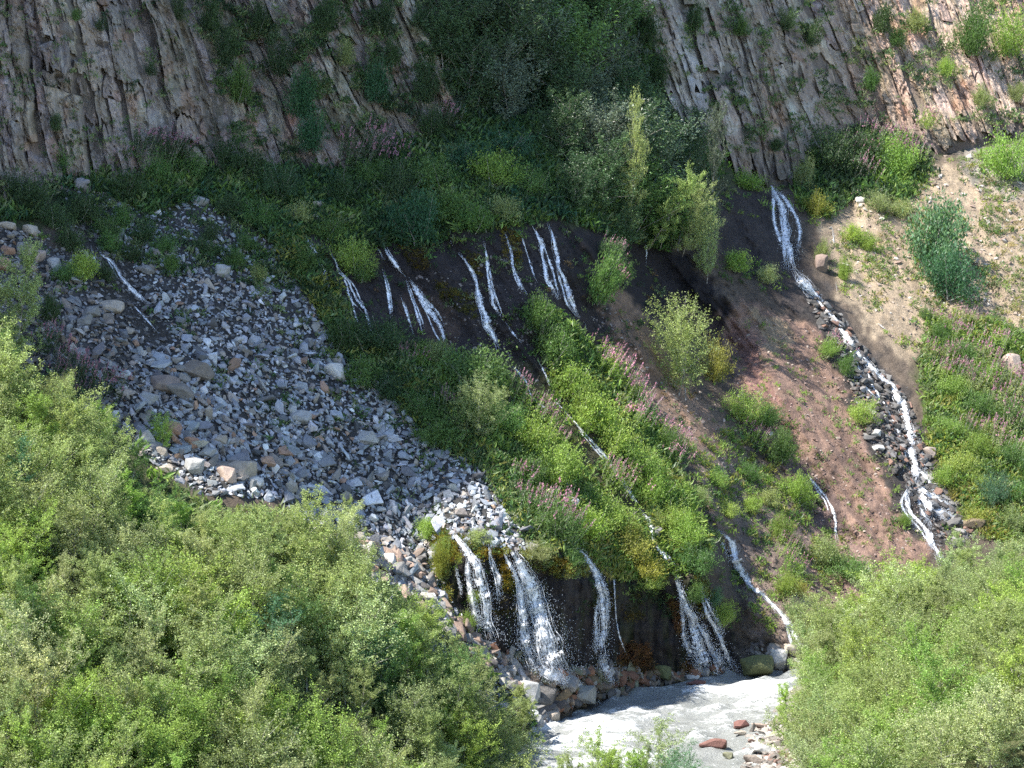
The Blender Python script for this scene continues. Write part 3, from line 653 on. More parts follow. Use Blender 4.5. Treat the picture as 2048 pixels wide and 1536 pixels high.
# boulders that stand out: u, v, w px, h px, colour, shape, tilt, name, label
G1, G2, G3 = (0.36, 0.36, 0.35), (0.24, 0.235, 0.225), (0.13, 0.125, 0.12)
PINK, RUST, TAN, MOSS, WHITE, RED = (0.44, 0.34, 0.28), (0.36, 0.22, 0.15), (0.40, 0.35, 0.29), (0.12, 0.13, 0.055), (0.56, 0.54, 0.50), (0.20, 0.10, 0.085)
BIG = [
 (485, 935, 62, 50, TAN, 2, 'large sunlit tan boulder at the lower edge of the scree'),
 (455, 950, 44, 34, PINK, 0, 'pinkish sunlit boulder just left of the large tan one'),
 (390, 935, 40, 42, G1, 4, 'pale boulder with a dark shaded face among the sunlit rocks'),
 (385, 885, 34, 26, RUST, 0, 'rust tinted sunlit rock above the birch thicket'),
 (415, 905, 36, 26, G1, 5, 'flat pale sunlit rock behind the rust tinted one'),
 (290, 880, 44, 40, G1, 6, 'leftmost pale sunlit boulder beside the birch tops'),
 (345, 860, 40, 34, RUST, 1, 'reddish sunlit boulder at the shadow edge'),
 (320, 905, 30, 24, TAN, 3, 'small tan rock below the reddish sunlit boulder'),
 (440, 880, 30, 22, TAN, 5, 'small sunlit tan rock at the shadow edge'),
 (510, 965, 34, 24, WHITE, 1, 'whitish rock at the foot of the large tan boulder'),
 (330, 940, 36, 20, TAN, 3, 'low tan rock half hidden by birch leaves'),
 (62, 462, 34, 22, TAN, 0, 'tan block perched at the top of the left rubble'),
 (12, 452, 40, 18, TAN, 3, 'long pale slab at the upper left edge'),
 (15, 500, 30, 24, RUST, 2, 'rust red block in the upper left rubble'),
 (70, 510, 46, 36, PINK, 2, 'pinkish brown boulder below the perched tan block'),
 (45, 500, 24, 34, G2, 4, 'upright grey slab beside the pinkish brown boulder'),
 (110, 530, 32, 28, G1, 0, 'pale grey boulder beside the wet gully'),
 (0, 530, 40, 30, RUST, 1, 'brown slab above the lit birch at the left edge'),
 (290, 540, 36, 20, G2, 3, 'slanting grey slab right of the small gully stream'),
 (222, 615, 52, 30, TAN, 1, 'pale tan block jutting from the left rubble'),
 (180, 625, 40, 26, G2, 5, 'grey block left of the jutting tan block'),
 (395, 745, 74, 46, (0.22, 0.19, 0.16), 6, 'big brown slab with a sharp ridge in the scree'),
 (330, 770, 60, 40, (0.25, 0.20, 0.17), 1, 'broad brown boulder below the wet gully'),
 (300, 795, 38, 32, G1, 2, 'grey block at the foot of the broad brown boulder'),
 (360, 785, 60, 38, (0.22, 0.20, 0.18), 3, 'dark brown slab leaning on its neighbour in the scree'),
 (600, 835, 46, 30, G1, 1, 'large light grey block in the middle of the scree'),
 (735, 880, 52, 36, G1, 6, 'large pale slab leaning downhill low in the scree'),
 (670, 745, 44, 36, WHITE, 0, 'whitish boulder beside the herbs on the scree edge'),
 (445, 545, 30, 34, G1, 4, 'pointed pale slab high in the scree'),
 (400, 400, 38, 26, G1, 2, 'pale rock group in the upper greenery'),
 (628, 410, 40, 28, TAN, 2, 'tan boulder among shrubs above the first falls'),
 (645, 445, 52, 16, TAN, 7, 'long tan slab below the boulder among the shrubs'),
 (165, 372, 34, 34, (0.30, 0.28, 0.28), 4, 'grey boulder at the top of the scree tongue'),
 (735, 1135, 44, 22, RUST, 1, 'orange tinted sunlit slab among dark wet stones'),
 (745, 1100, 30, 26, G3, 2, 'dark wet stone above the orange tinted slab'),
 (780, 1120, 30, 28, WHITE, 0, 'white sunlit stone right of the orange tinted slab'),
 (700, 1110, 36, 24, PINK, 5, 'pinkish stone left of the orange tinted slab'),
 (810, 1125, 32, 30, G1, 4, 'grey stone beside the yellow moss'),
 (865, 1110, 22, 20, WHITE, 0, 'round white stone under the yellow herbs'),
 (1315, 1068, 18, 34, (0.19, 0.19, 0.175), 4, 'dark upright stone splitting the small cascade'),
 (1140, 1005, 36, 22, WHITE, 1, 'pale stone between herbs and pink flowers'),
 (1090, 1000, 20, 18, G1, 0, 'small grey stone left of the pale one among herbs'),
 (1215, 1000, 0, 0, G1, 0, ''),
 (1060, 1385, 52, 50, (0.42, 0.42, 0.41), 0, 'big light grey boulder at the shore below the thicket'),
 (1090, 1400, 46, 52, G3, 4, 'dark shaded boulder leaning on the light grey shore boulder'),
 (1135, 1368, 44, 30, G2, 1, 'rounded grey boulder below the widest waterfall'),
 (1165, 1390, 56, 34, (0.30, 0.30, 0.27), 5, 'flat lichen covered boulder at the water edge'),
 (1100, 1430, 40, 30, TAN, 2, 'brownish boulder at the shore beside the rapids'),
 (1075, 1440, 30, 24, G1, 0, 'pale stone wedged under the shore boulders'),
 (1247, 1370, 18, 26, (0.24, 0.25, 0.17), 4, 'upright greenish stone at the water edge'),
 (1268, 1372, 20, 20, (0.26, 0.27, 0.19), 0, 'smaller greenish stone beside the upright one'),
 (1268, 1392, 24, 16, RED, 5, 'dark red stone in the shallows'),
 (1325, 1345, 42, 24, MOSS, 0, 'mossy boulder at the foot of the dark bank'),
 (1385, 1355, 28, 10, WHITE, 1, 'low pale stone in calm water'),
 (1392, 1366, 40, 9, RED, 3, 'low reddish stone in calm water'),
 (1515, 1332, 68, 36, MOSS, 1, 'large rounded mossy boulder in the river'),
 (1558, 1320, 40, 42, WHITE, 4, 'white sunlit boulder right of the mossy one'),
 (1545, 1296, 46, 24, (0.30, 0.27, 0.24), 5, 'brown slab behind the white boulder'),
 (1580, 1296, 34, 22, TAN, 1, 'tan boulder beside the last small cascade'),
 (1605, 1328, 34, 26, (0.26, 0.26, 0.22), 2, 'grey green boulder at the edge of the right thicket'),
 (1484, 1450, 34, 16, RED, 6, 'reddish brown boulder in the river'),
 (1426, 1490, 58, 20, (0.21, 0.11, 0.09), 3, 'long reddish boulder low in the river'),
 (1457, 1511, 24, 13, (0.20, 0.20, 0.13), 0, 'small mossy stone beside the long reddish boulder'),
 (1480, 1466, 26, 8, TAN, 3, 'thin pale slab at the edge of the gravel bar'),
 (1530, 1500, 48, 18, G1, 1, 'pale flat stone on the gravel bar'),
 (1505, 1520, 40, 16, (0.26, 0.22, 0.19), 3, 'brown flat stone on the gravel bar'),
 (1550, 1470, 40, 14, (0.33, 0.31, 0.24), 5, 'grassy edged flat stone under the right thicket'),
 (1520, 1452, 36, 9, PINK, 3, 'pinkish slab at the head of the gravel bar'),
 (2020, 735, 46, 56, (0.46, 0.36, 0.29), 0, 'large pink boulder at the right edge above the flowers'),
 (1940, 1050, 62, 26, (0.20, 0.155, 0.10), 3, 'brown overhanging slab at the foot of the right stream'),
 (1905, 1046, 40, 18, G3, 5, 'dark wet slab left of the brown overhanging one'),
 (1862, 1010, 36, 20, (0.17, 0.17, 0.17), 1, 'grey slab in the middle of the right stream'),
 (1860, 905, 30, 24, (0.33, 0.27, 0.23), 0, 'pinkish boulder right of the stream'),
 (1793, 812, 22, 18, G3, 2, 'black boulder parting the right stream'),
 (1818, 846, 12, 10, (0.30, 0.12, 0.08), 0, 'small red stone in the right stream'),
 (1757, 897, 26, 14, WHITE, 1, 'white flat stone left of the stream'),
 (1752, 866, 20, 16, WHITE, 5, 'pair of white stones beside the stream bed'),
 (1735, 820, 18, 16, G1, 0, 'pale grey stone on the left of the stream bed'),
 (1722, 402, 22, 18, WHITE, 4, 'white rock on the tan slope beside the hollow'),
 (1712, 385, 24, 14, (0.42, 0.34, 0.28), 5, 'flat tan rock above the white rock'),
 (1643, 530, 26, 46, (0.24, 0.18, 0.15), 4, 'brown earth boulder right of the high waterfall'),
 (1540, 866, 12, 12, WHITE, 2, 'small white stone on the red earth'),
 (1005, 548, 0, 0, G1, 0, ''),
]
def place_big():
    r = np.random.default_rng(51)
    for k, (u, v, w, h, c, sh, lab) in enumerate(BIG):
        if not w: continue
        riv = v > 1438 and u > 1400
        Y = (-(CAM_H - 0.1) / float(ray(u, v + h * 0.3)[1])) if (riv or (v > 1318 and u > 1480) or (u > 1370 and u < 1400)) else float(Yhill(u, v + h * 0.2))
        P = unproject(u, v, Y); m_ = float(mpp(Y)); az = r.uniform(-0.3, 0.3); tilt = r.uniform(-0.25, 0.25)
        if 640 < u < 660: tilt = 0.8
        M = np.array(mathutils.Euler((r.uniform(-0.3, 0.2), tilt, az)).to_matrix())
        V = BOULD[sh][0]; d = V.max(0) - V.min(0)
        sx = w * m_ / d[0]; sz_ = h * m_ / d[2]
        if riv or v > 1318: sz_ *= 1.25
        o = put_rock('boulder', BOULD_MESH[sh], P, 1.0, M, c, (sx, (sx + sz_) * 0.5, sz_), 0.85); tag(o, lab, 'rock')
        o['group'] = 'single boulders'
place_big()

def boulder_field(poly, n, lo, hi, cols, kind, name, label, keep, seed, wet=1.0, surf=None, up=0.25, hole=()):
    r = np.random.default_rng(seed); uv = scatter_poly(poly, n, r, hole); px = lo + (hi - lo) * r.random(n) ** 3.2
    o_ = np.argsort(-px); uv = uv[o_]; px = px[o_]
    P = Phill(uv[:, 0], uv[:, 1]) if surf is None else surf(uv)
    N = Nhill(uv[:, 0], uv[:, 1], 14) if surf is None else np.tile(np.array((0, 0, 1.0)), (n, 1))
    N = N * 0.6 + np.array((0, -0.1, 0.4)); N /= np.linalg.norm(N, axis=1, keepdims=True)
    sz = px * mpp(P[:, 1]) * 1.1; mats = rot_mats(n, r, 0.5, N); cols = np.array(cols); c = 0.8 * cols[r.integers(0, len(cols), n)] * r.uniform(0.75, 1.2, (n, 1))
    P = P + N * (sz * r.uniform(0, up * 1.4, n))[:, None]
    for i in range(min(keep, n)):
        k = int(r.integers(0, 8)); o = put_rock('rock' if px[i] < 24 else 'boulder', BOULD_MESH[k] if px[i] > 16 else STONE_MESH[k], P[i], sz[i], mats[i], c[i], (1, 1, 0.95))
        THINGS.append((o, uv[i, 0], uv[i, 1], px[i], kind))
    if n > keep:
        V, F, Cc = join_rocks(P[keep:], sz[keep:], mats[keep:], c[keep:], r)
        o = obj(name, mesh_np(name, V, F, M_ROCK, Cc)); tag(o, label, kind='stuff')
boulder_field([[(1610, 560), (1640, 585), (1690, 645), (1760, 740), (1820, 800), (1840, 880), (1875, 960), (1940, 1030), (1985, 1060), (1940, 1075), (1890, 1110), (1860, 1050), (1800, 960), (1740, 900), (1720, 830), (1690, 740), (1650, 665), (1605, 590)]],
              2000, 2.5, 20, [(0.11, 0.105, 0.10), (0.15, 0.145, 0.14), (0.24, 0.23, 0.22), (0.07, 0.065, 0.06), (0.21, 0.13, 0.10), (0.10, 0.09, 0.085)], 'stream', 'stream_rubble', 'dark wet stones packed along the right stream bed', 30, 61)
boulder_field([[(690, 1080), (780, 1100), (850, 1110), (860, 1170), (900, 1230), (960, 1285), (1050, 1345), (1100, 1400), (1130, 1420), (1080, 1450), (1030, 1390), (940, 1320), (860, 1250), (780, 1190), (700, 1120)]],
              1300, 6, 34, [(0.33, 0.32, 0.30), (0.42, 0.40, 0.37), (0.22, 0.21, 0.20), (0.13, 0.12, 0.115), (0.33, 0.24, 0.19), (0.26, 0.20, 0.16)], 'foot', 'shore_rubble', 'broken sunlit stones along the foot of the scree', 45, 63)
boulder_field([[(960, 1285), (1050, 1320), (1130, 1345), (1200, 1325), (1280, 1340), (1350, 1345), (1460, 1335), (1440, 1352), (1340, 1366), (1290, 1380), (1210, 1396), (1130, 1420), (1080, 1390), (1000, 1320)]],
              1000, 5, 26, [(0.23, 0.12, 0.075), (0.26, 0.20, 0.15), (0.20, 0.20, 0.13), (0.13, 0.12, 0.11), (0.30, 0.28, 0.25), (0.17, 0.13, 0.08)], 'wet', 'wet_rubble', 'rust brown and mossy stones below the waterfalls', 34, 65)
boulder_field([[(1500, 1290), (1620, 1290), (1640, 1345), (1590, 1345), (1480, 1325)]], 110, 6, 24, [(0.36, 0.33, 0.30), (0.22, 0.2, 0.18), (0.14, 0.12, 0.11)], 'cascade foot', 'cascade_rubble', 'pale stones where the last cascade meets the river', 10, 67)
def riv_surf(uv):
    z = np.full(len(uv), 0.05)
    for _ in range(6): P = unproject(uv[:, 0], uv[:, 1], -(CAM_H - z) / ray(uv[:, 0], uv[:, 1])[1]); z = np.maximum(0.03, bank_z(P[:, 0], P[:, 1]) + 0.02)
    return P
boulder_field([[(1500, 1460), (1570, 1440), (1600, 1400), (1640, 1420), (1640, 1600), (1480, 1600), (1490, 1520)]], 1100, 4, 26, [(0.42, 0.38, 0.34), (0.33, 0.29, 0.26), (0.26, 0.17, 0.14), (0.50, 0.47, 0.44), (0.2, 0.18, 0.16)], 'gravel bar', 'gravel', 'mixed pale and reddish cobbles of the gravel bar', 12, 69, surf=riv_surf, up=0.1)
# small stones strewn over the bare earth
boulder_field([[(1480, 640), (1600, 640), (1720, 740), (1820, 900), (1850, 1100), (1700, 1200), (1560, 1220), (1420, 1000), (1400, 880), (1300, 760), (1450, 760)]], 1700, 2.0, 8, [(0.34, 0.26, 0.22), (0.40, 0.33, 0.28), (0.20, 0.13, 0.11), (0.28, 0.2, 0.17)], 'earth', 'earth_pebbles', 'small stones strewn over the red and brown earth', 0, 71, up=0.1)
boulder_field([[(1640, 430), (1740, 380), (1850, 320), (2280, 240), (2280, 700), (1900, 700), (1780, 680), (1680, 560)]], 1900, 2.2, 12, [(0.46, 0.40, 0.34), (0.5, 0.47, 0.43), (0.36, 0.29, 0.24), (0.3, 0.22, 0.18)], 'tan', 'slope_pebbles', 'pale stones strewn over the tan slope', 0, 73, up=0.1)
boulder_field([[(1190, 540), (1300, 700), (1420, 850), (1500, 960), (1380, 960), (1280, 800), (1180, 640)], [(820, 560), (1140, 460), (1130, 800), (900, 700)]], 900, 2.5, 9, [(0.2, 0.17, 0.16), (0.28, 0.25, 0.23), (0.10, 0.09, 0.085)], 'dark', 'wall_pebbles', 'small stones stuck in the dark wet earth', 0, 75, up=0.1)
boulder_field([WET_GULLY], 420, 4, 16, [(0.11, 0.105, 0.10), (0.16, 0.15, 0.15), (0.24, 0.24, 0.24)], 'gully', 'gully_rubble', 'dark wet stones in the small left gully', 8, 77)
# ------------------------------------------------------------ waterfalls
def fall_material():
    m, nt = new_mat('falling_water'); N = NT(nt)
    out = N.n('OutputMaterial'); b = N.n('BsdfPrincipled'); tr = N.n('BsdfTranslucent'); mx = N.n('MixShader')
    g = N.n('NewGeometry'); at = N.n('Attribute', attribute_name='col')
    b.inputs['Roughness'].default_value = 0.35
    mp = N.n('Mapping'); mp.inputs['Scale'].default_value = (4, 4, 1.1); N.l(g.outputs['Position'], mp.inputs['Vector'])
    c = N.ramp(N.noise(mp.outputs[0], 3.0, 5, 0.7), [(0.35, (0.6, 0.63, 0.67)), (0.55, (0.9, 0.92, 0.95))])
    N.l(N.mix(1.0, c, at.outputs['Color'], 'MULTIPLY'), b.inputs['Base Color']); tr.inputs['Color'].default_value = (0.8, 0.85, 0.9, 1)
    mx.inputs[0].default_value = 0.25; tp = N.n('BsdfTransparent'); m2 = N.n('MixShader'); m2.inputs[0].default_value = 0.62
    N.l(b.outputs[0], mx.inputs[1]); N.l(tr.outputs[0], mx.inputs[2]); N.l(tp.outputs[0], m2.inputs[1]); N.l(mx.outputs[0], m2.inputs[2]); N.l(m2.outputs[0], out.inputs[0])
    return m
M_FALL = fall_material()
def sheet_material():
    """foaming water on rock: streaked, with holes where the rock shows"""
    m, nt = new_mat('water_sheet'); N = NT(nt); out = N.n('OutputMaterial'); b = N.n('BsdfPrincipled'); tp = N.n('BsdfTransparent'); mx = N.n('MixShader')
    at = N.n('Attribute', attribute_name='col'); sp = N.n('SeparateColor'); N.l(at.outputs['Color'], sp.inputs[0])
    cb = N.n('CombineXYZ'); N.l(N.math('MULTIPLY', sp.outputs[0], 30.0), cb.inputs[0]); N.l(N.math('MULTIPLY', sp.outputs[1], 30.0), cb.inputs[1])
    mp = N.n('Mapping'); mp.inputs['Scale'].default_value = (9.0, 1.6, 1); N.l(cb.outputs[0], mp.inputs['Vector'])
    n1 = N.noise(mp.outputs[0], 1.3, 6, 0.72, 0.5); n2 = N.noise(cb.outputs[0], 5.0, 4, 0.7, 0.4)
    f = N.math('ADD', N.math('ADD', N.math('MULTIPLY', n1, 0.55), N.math('MULTIPLY', n2, 0.45)), N.math('MULTIPLY', N.math('SUBTRACT', sp.outputs[2], 0.42), 0.55))
    N.l(N.ramp(f, [(0.47, (0, 0, 0)), (0.60, (0.97, 0.97, 0.97))]), mx.inputs[0])
    N.l(N.ramp(f, [(0.46, (0.55, 0.58, 0.62)), (0.62, (0.92, 0.93, 0.95))]), b.inputs['Base Color']); b.inputs['Roughness'].default_value = 0.5
    N.l(N.bump(n1, 0.6, 0.08), b.inputs['Normal']); N.l(tp.outputs[0], mx.inputs[1]); N.l(b.outputs[0], mx.inputs[2]); N.l(mx.outputs[0], out.inputs[0]); return m
M_SHEET = sheet_material()
def smooth_path(pts, step=4.0):
    p = np.array([q[:2] for q in pts], float); w = np.array([q[2] for q in pts], float)
    p_ = np.concatenate([[2 * p[0] - p[1]], p, [2 * p[-1] - p[-2]]]); out = []; wo = []
    for i in range(len(p) - 1):
        n = max(2, int(np.linalg.norm(p[i + 1] - p[i]) / step)); t = np.arange(n)[:, None] / n
        a, b, c, d = p_[i], p_[i + 1], p_[i + 2], p_[i + 3]
        out.append(0.5 * ((2 * b) + (c - a) * t + (2 * a - 5 * b + 4 * c - d) * t ** 2 + (3 * b - a - 3 * c + d) * t ** 3)); wo.append(w[i] + (w[i + 1] - w[i]) * t[:, 0])
    return np.concatenate(out + [p[-1:]]), np.concatenate(wo + [w[-1:]])
FW = np.random.default_rng(83); PATHS = []
def fall(paths, label, free=0.0, dens=1.0, spray=0, thin=1.0, river_end=False, gap=0.12, name='waterfall', body=0.60):
    Vs, Fs, Cs = [], [], []; off = 0; allp = []; SV, SF, SC_ = [], [], []; soff = 0
    more = []
    for pts in paths:      # braids that leave the main run and come back to it
        if len(pts) < 4 or max(q[2] for q in pts) < 7: continue
        for sgn in (-1, 1):
            if FW.random() < 0.5:
                i0 = int(FW.integers(0, max(1, len(pts) - 3))); seg = pts[i0:i0 + int(FW.integers(3, 6))]; amp = FW.uniform(0.6, 1.15)
                more.append([(q[0] + sgn * amp * q[2] * math.sin(math.pi * (j + 0.3) / (len(seg))), q[1] + FW.uniform(-3, 3), max(2.5, q[2] * FW.uniform(0.22, 0.45))) for j, q in enumerate(seg)])
    for pts in list(paths) + more:
        p, w = smooth_path(pts); w = w * 0.85; p = p + np.stack([3.0 * vnoise(np.arange(len(p)) / 5.5, FW.uniform(0, 99), 3), 0 * w], -1) * np.minimum(1, w / 12)[:, None]; n = len(p); PATHS.append((p, w))
        if n < 3: continue
        tang = np.gradient(p, axis=0); tang /= np.linalg.norm(tang, axis=1, keepdims=True) + 1e-9; nor = np.stack([tang[:, 1], -tang[:, 0]], -1)
        wob = 1.0 + (0.6 if free == 0 else 0.3) * vnoise(np.arange(n) / 6.0, FW.uniform(0, 99), 5)
        K = int(max(2, dens * (2 + 0.6 * w.max()))); t = np.linspace(0, 1, n)
        allp.append((p, w))
        # the body of the water: a bulging sheet, thinning to its edges
        nx = 7; X = np.linspace(-1, 1, nx)[None]; rag = 1 + 0.3 * vnoise(np.arange(n)[:, None] / 3.0 + X * 3, FW.uniform(0, 99), 15)
        q = p[:, None] + nor[:, None] * (X * (0.5 * w * wob * 1.3 + 1.2)[:, None] * rag)[..., None]
        yq = Yhill(q[..., 0], q[..., 1]); yq = np.minimum(yq, yq.min(1, keepdims=True) + 0.25)
        if river_end: yq = np.where(q[..., 1] > v_river(q[..., 0]) - 4, np.minimum(yq, -(CAM_H - 0.12) / ray(q[..., 0], q[..., 1])[1]), yq)
        yq = yq - 0.07 - np.minimum(0.5 * w[:, None] * mpp(yq), 0.35) * 0.5 * (1 - X ** 2) - free * 0.75 * np.sin(np.minimum(t_ := np.linspace(0, 1, n), 0.75) * 2.09)[:, None]
        Pq = unproject(q[..., 0], q[..., 1], yq); along = np.concatenate([[0], np.cumsum(np.linalg.norm(np.diff(Pq[:, 3], axis=0), axis=1))])
        cq = np.stack([(X * ((0.65 * w + 1.2) * mpp(yq[:, 3]))[:, None] + 3.0 + 7 * FW.random()) / 30, (along[:, None] + 0 * X + 11 * FW.random()) / 30, body * (1 - np.abs(X) ** 1.5) * np.minimum(1, np.minimum(np.arange(n) + 1.0, n - np.arange(n)) / 7)[:, None] * (1 - 0.35 * free * t_[:, None])], -1)
        SV.append(Pq.reshape(-1, 3)); SF.append(grid_faces(n, nx) + soff); SC_.append(cq.reshape(-1, 3)); soff += n * nx
        for k in range(K):
            f0 = np.clip(FW.normal(0, 0.26), -0.5, 0.5); ph = FW.uniform(0, 99)
            ff = 1.0 if free == 0 else 0.35; lat = f0 * w * wob + ff * (0.22 * w * vnoise(np.arange(n) / 7.0, ph, 7) + 1.1 * vnoise(np.arange(n) / 3.0, ph, 9))
            a0 = 0 if FW.random() < 0.25 else int(n * FW.uniform(0, 0.7)); a1 = n if FW.random() < 0.25 else int(a0 + (n - a0) * FW.uniform(0.2, 0.8))
            if a1 - a0 < 4: continue
            seg = slice(a0, a1); m_ = a1 - a0; cen = p[seg] + nor[seg] * lat[seg][:, None]
            hw = (FW.uniform(0.2, 0.6) * thin * (0.7 + 0.035 * np.minimum(w[seg], 30))) * (0.75 + 0.5 * vnoise(np.arange(m_) / 2.3, ph + 3, 11)) * np.minimum(1, np.minimum(np.arange(m_) + 0.5, m_ - np.arange(m_) - 0.5) / 3)
            hw = np.maximum(hw, 0.12)
            if gap > 0: hw = np.where(vnoise(np.arange(m_) / 4.0, ph + 7, 13) > 1 - 3.2 * gap, 0.12, hw)
            outd = 0.10 + free * np.sin(np.minimum(t[seg], 0.75) * 2.09) * FW.uniform(0.6, 1.15) + 0.05 * FW.random()
            L = cen - nor[seg] * hw[:, None]; R = cen + nor[seg] * hw[:, None]
            yc = np.minimum.reduce([Yhill(cen[:, 0], cen[:, 1]), Yhill(L[:, 0], L[:, 1]), Yhill(R[:, 0], R[:, 1])])
            if river_end: yc = np.where(cen[:, 1] > v_river(cen[:, 0]) - 4, np.minimum(yc, -(CAM_H - 0.12) / ray(cen[:, 0], cen[:, 1])[1]), yc)
            yl = yc - outd; th = hw * mpp(yc) * 0.8
            ring = np.stack([unproject(L[:, 0], L[:, 1], yl), unproject(cen[:, 0], cen[:, 1], yl - th), unproject(R[:, 0], R[:, 1], yl), unproject(cen[:, 0], cen[:, 1], yl + th * 0.5)], 1)
            i = np.arange(m_ - 1)[:, None] * 4; q = np.arange(4)[None]; q2 = (q + 1) % 4
            F = np.stack([i + q, i + q2, i + 4 + q2, i + 4 + q], -1).reshape(-1, 4) + off
            Vs.append(ring.reshape(-1, 3)); Fs.append(F); Cs.append(np.full((m_ * 4, 3), FW.uniform(0.8, 1.12))); off += m_ * 4
    root = obj(name, mesh_np(name, np.concatenate(Vs), np.concatenate(Fs), M_FALL, np.clip(np.concatenate(Cs), 0, 1.1), True))
    tag(root, label, name, 'spring waterfalls' if name == 'waterfall' else 'streams')
    sh = obj('water_sheet', mesh_np('water_sheet', np.concatenate(SV), np.concatenate(SF), M_SHEET, np.concatenate(SC_), True), root)
    if spray:
        TV = np.array([(0, 0, 1), (0.94, 0, -0.33), (-0.47, 0.82, -0.33), (-0.47, -0.82, -0.33)]); TF = np.array([(0, 1, 2), (0, 2, 3), (0, 3, 1), (1, 3, 2)])
        P = []; 
        for p, w in allp:
            k = int(spray * 1.6); i = np.minimum((len(p) - 1), (FW.random(k) ** 0.6 * len(p)).astype(int)); sd = (0.25 + 0.35 * (i / len(p)))
            uv = p[i] + np.stack([FW.normal(0, 1, k) * w[i] * sd + 0.15 * w[i], FW.normal(0, 7, k)], -1)
            P.append(unproject(uv[:, 0], uv[:, 1], Yhill(uv[:, 0], uv[:, 1]) - 0.15 - free * FW.random(k)))
        P = np.concatenate(P); s = FW.uniform(0.010, 0.028, len(P)); m = rot_mats(len(P), FW, 1.5)
        el = TV * np.array((1, 1, 2.0))
        V = np.einsum('nij,vj->nvi', m * 0 + np.eye(3), el) * s[:, None, None] + P[:, None]
        F = TF[None] + (np.arange(len(P)) * 4)[:, None, None]
        o = obj('spray', mesh_np('spray', V.reshape(-1, 3), F.reshape(-1, 3), M_FALL, np.ones((len(P) * 4, 3))), root); o['kind'] = 'stuff'
    return root
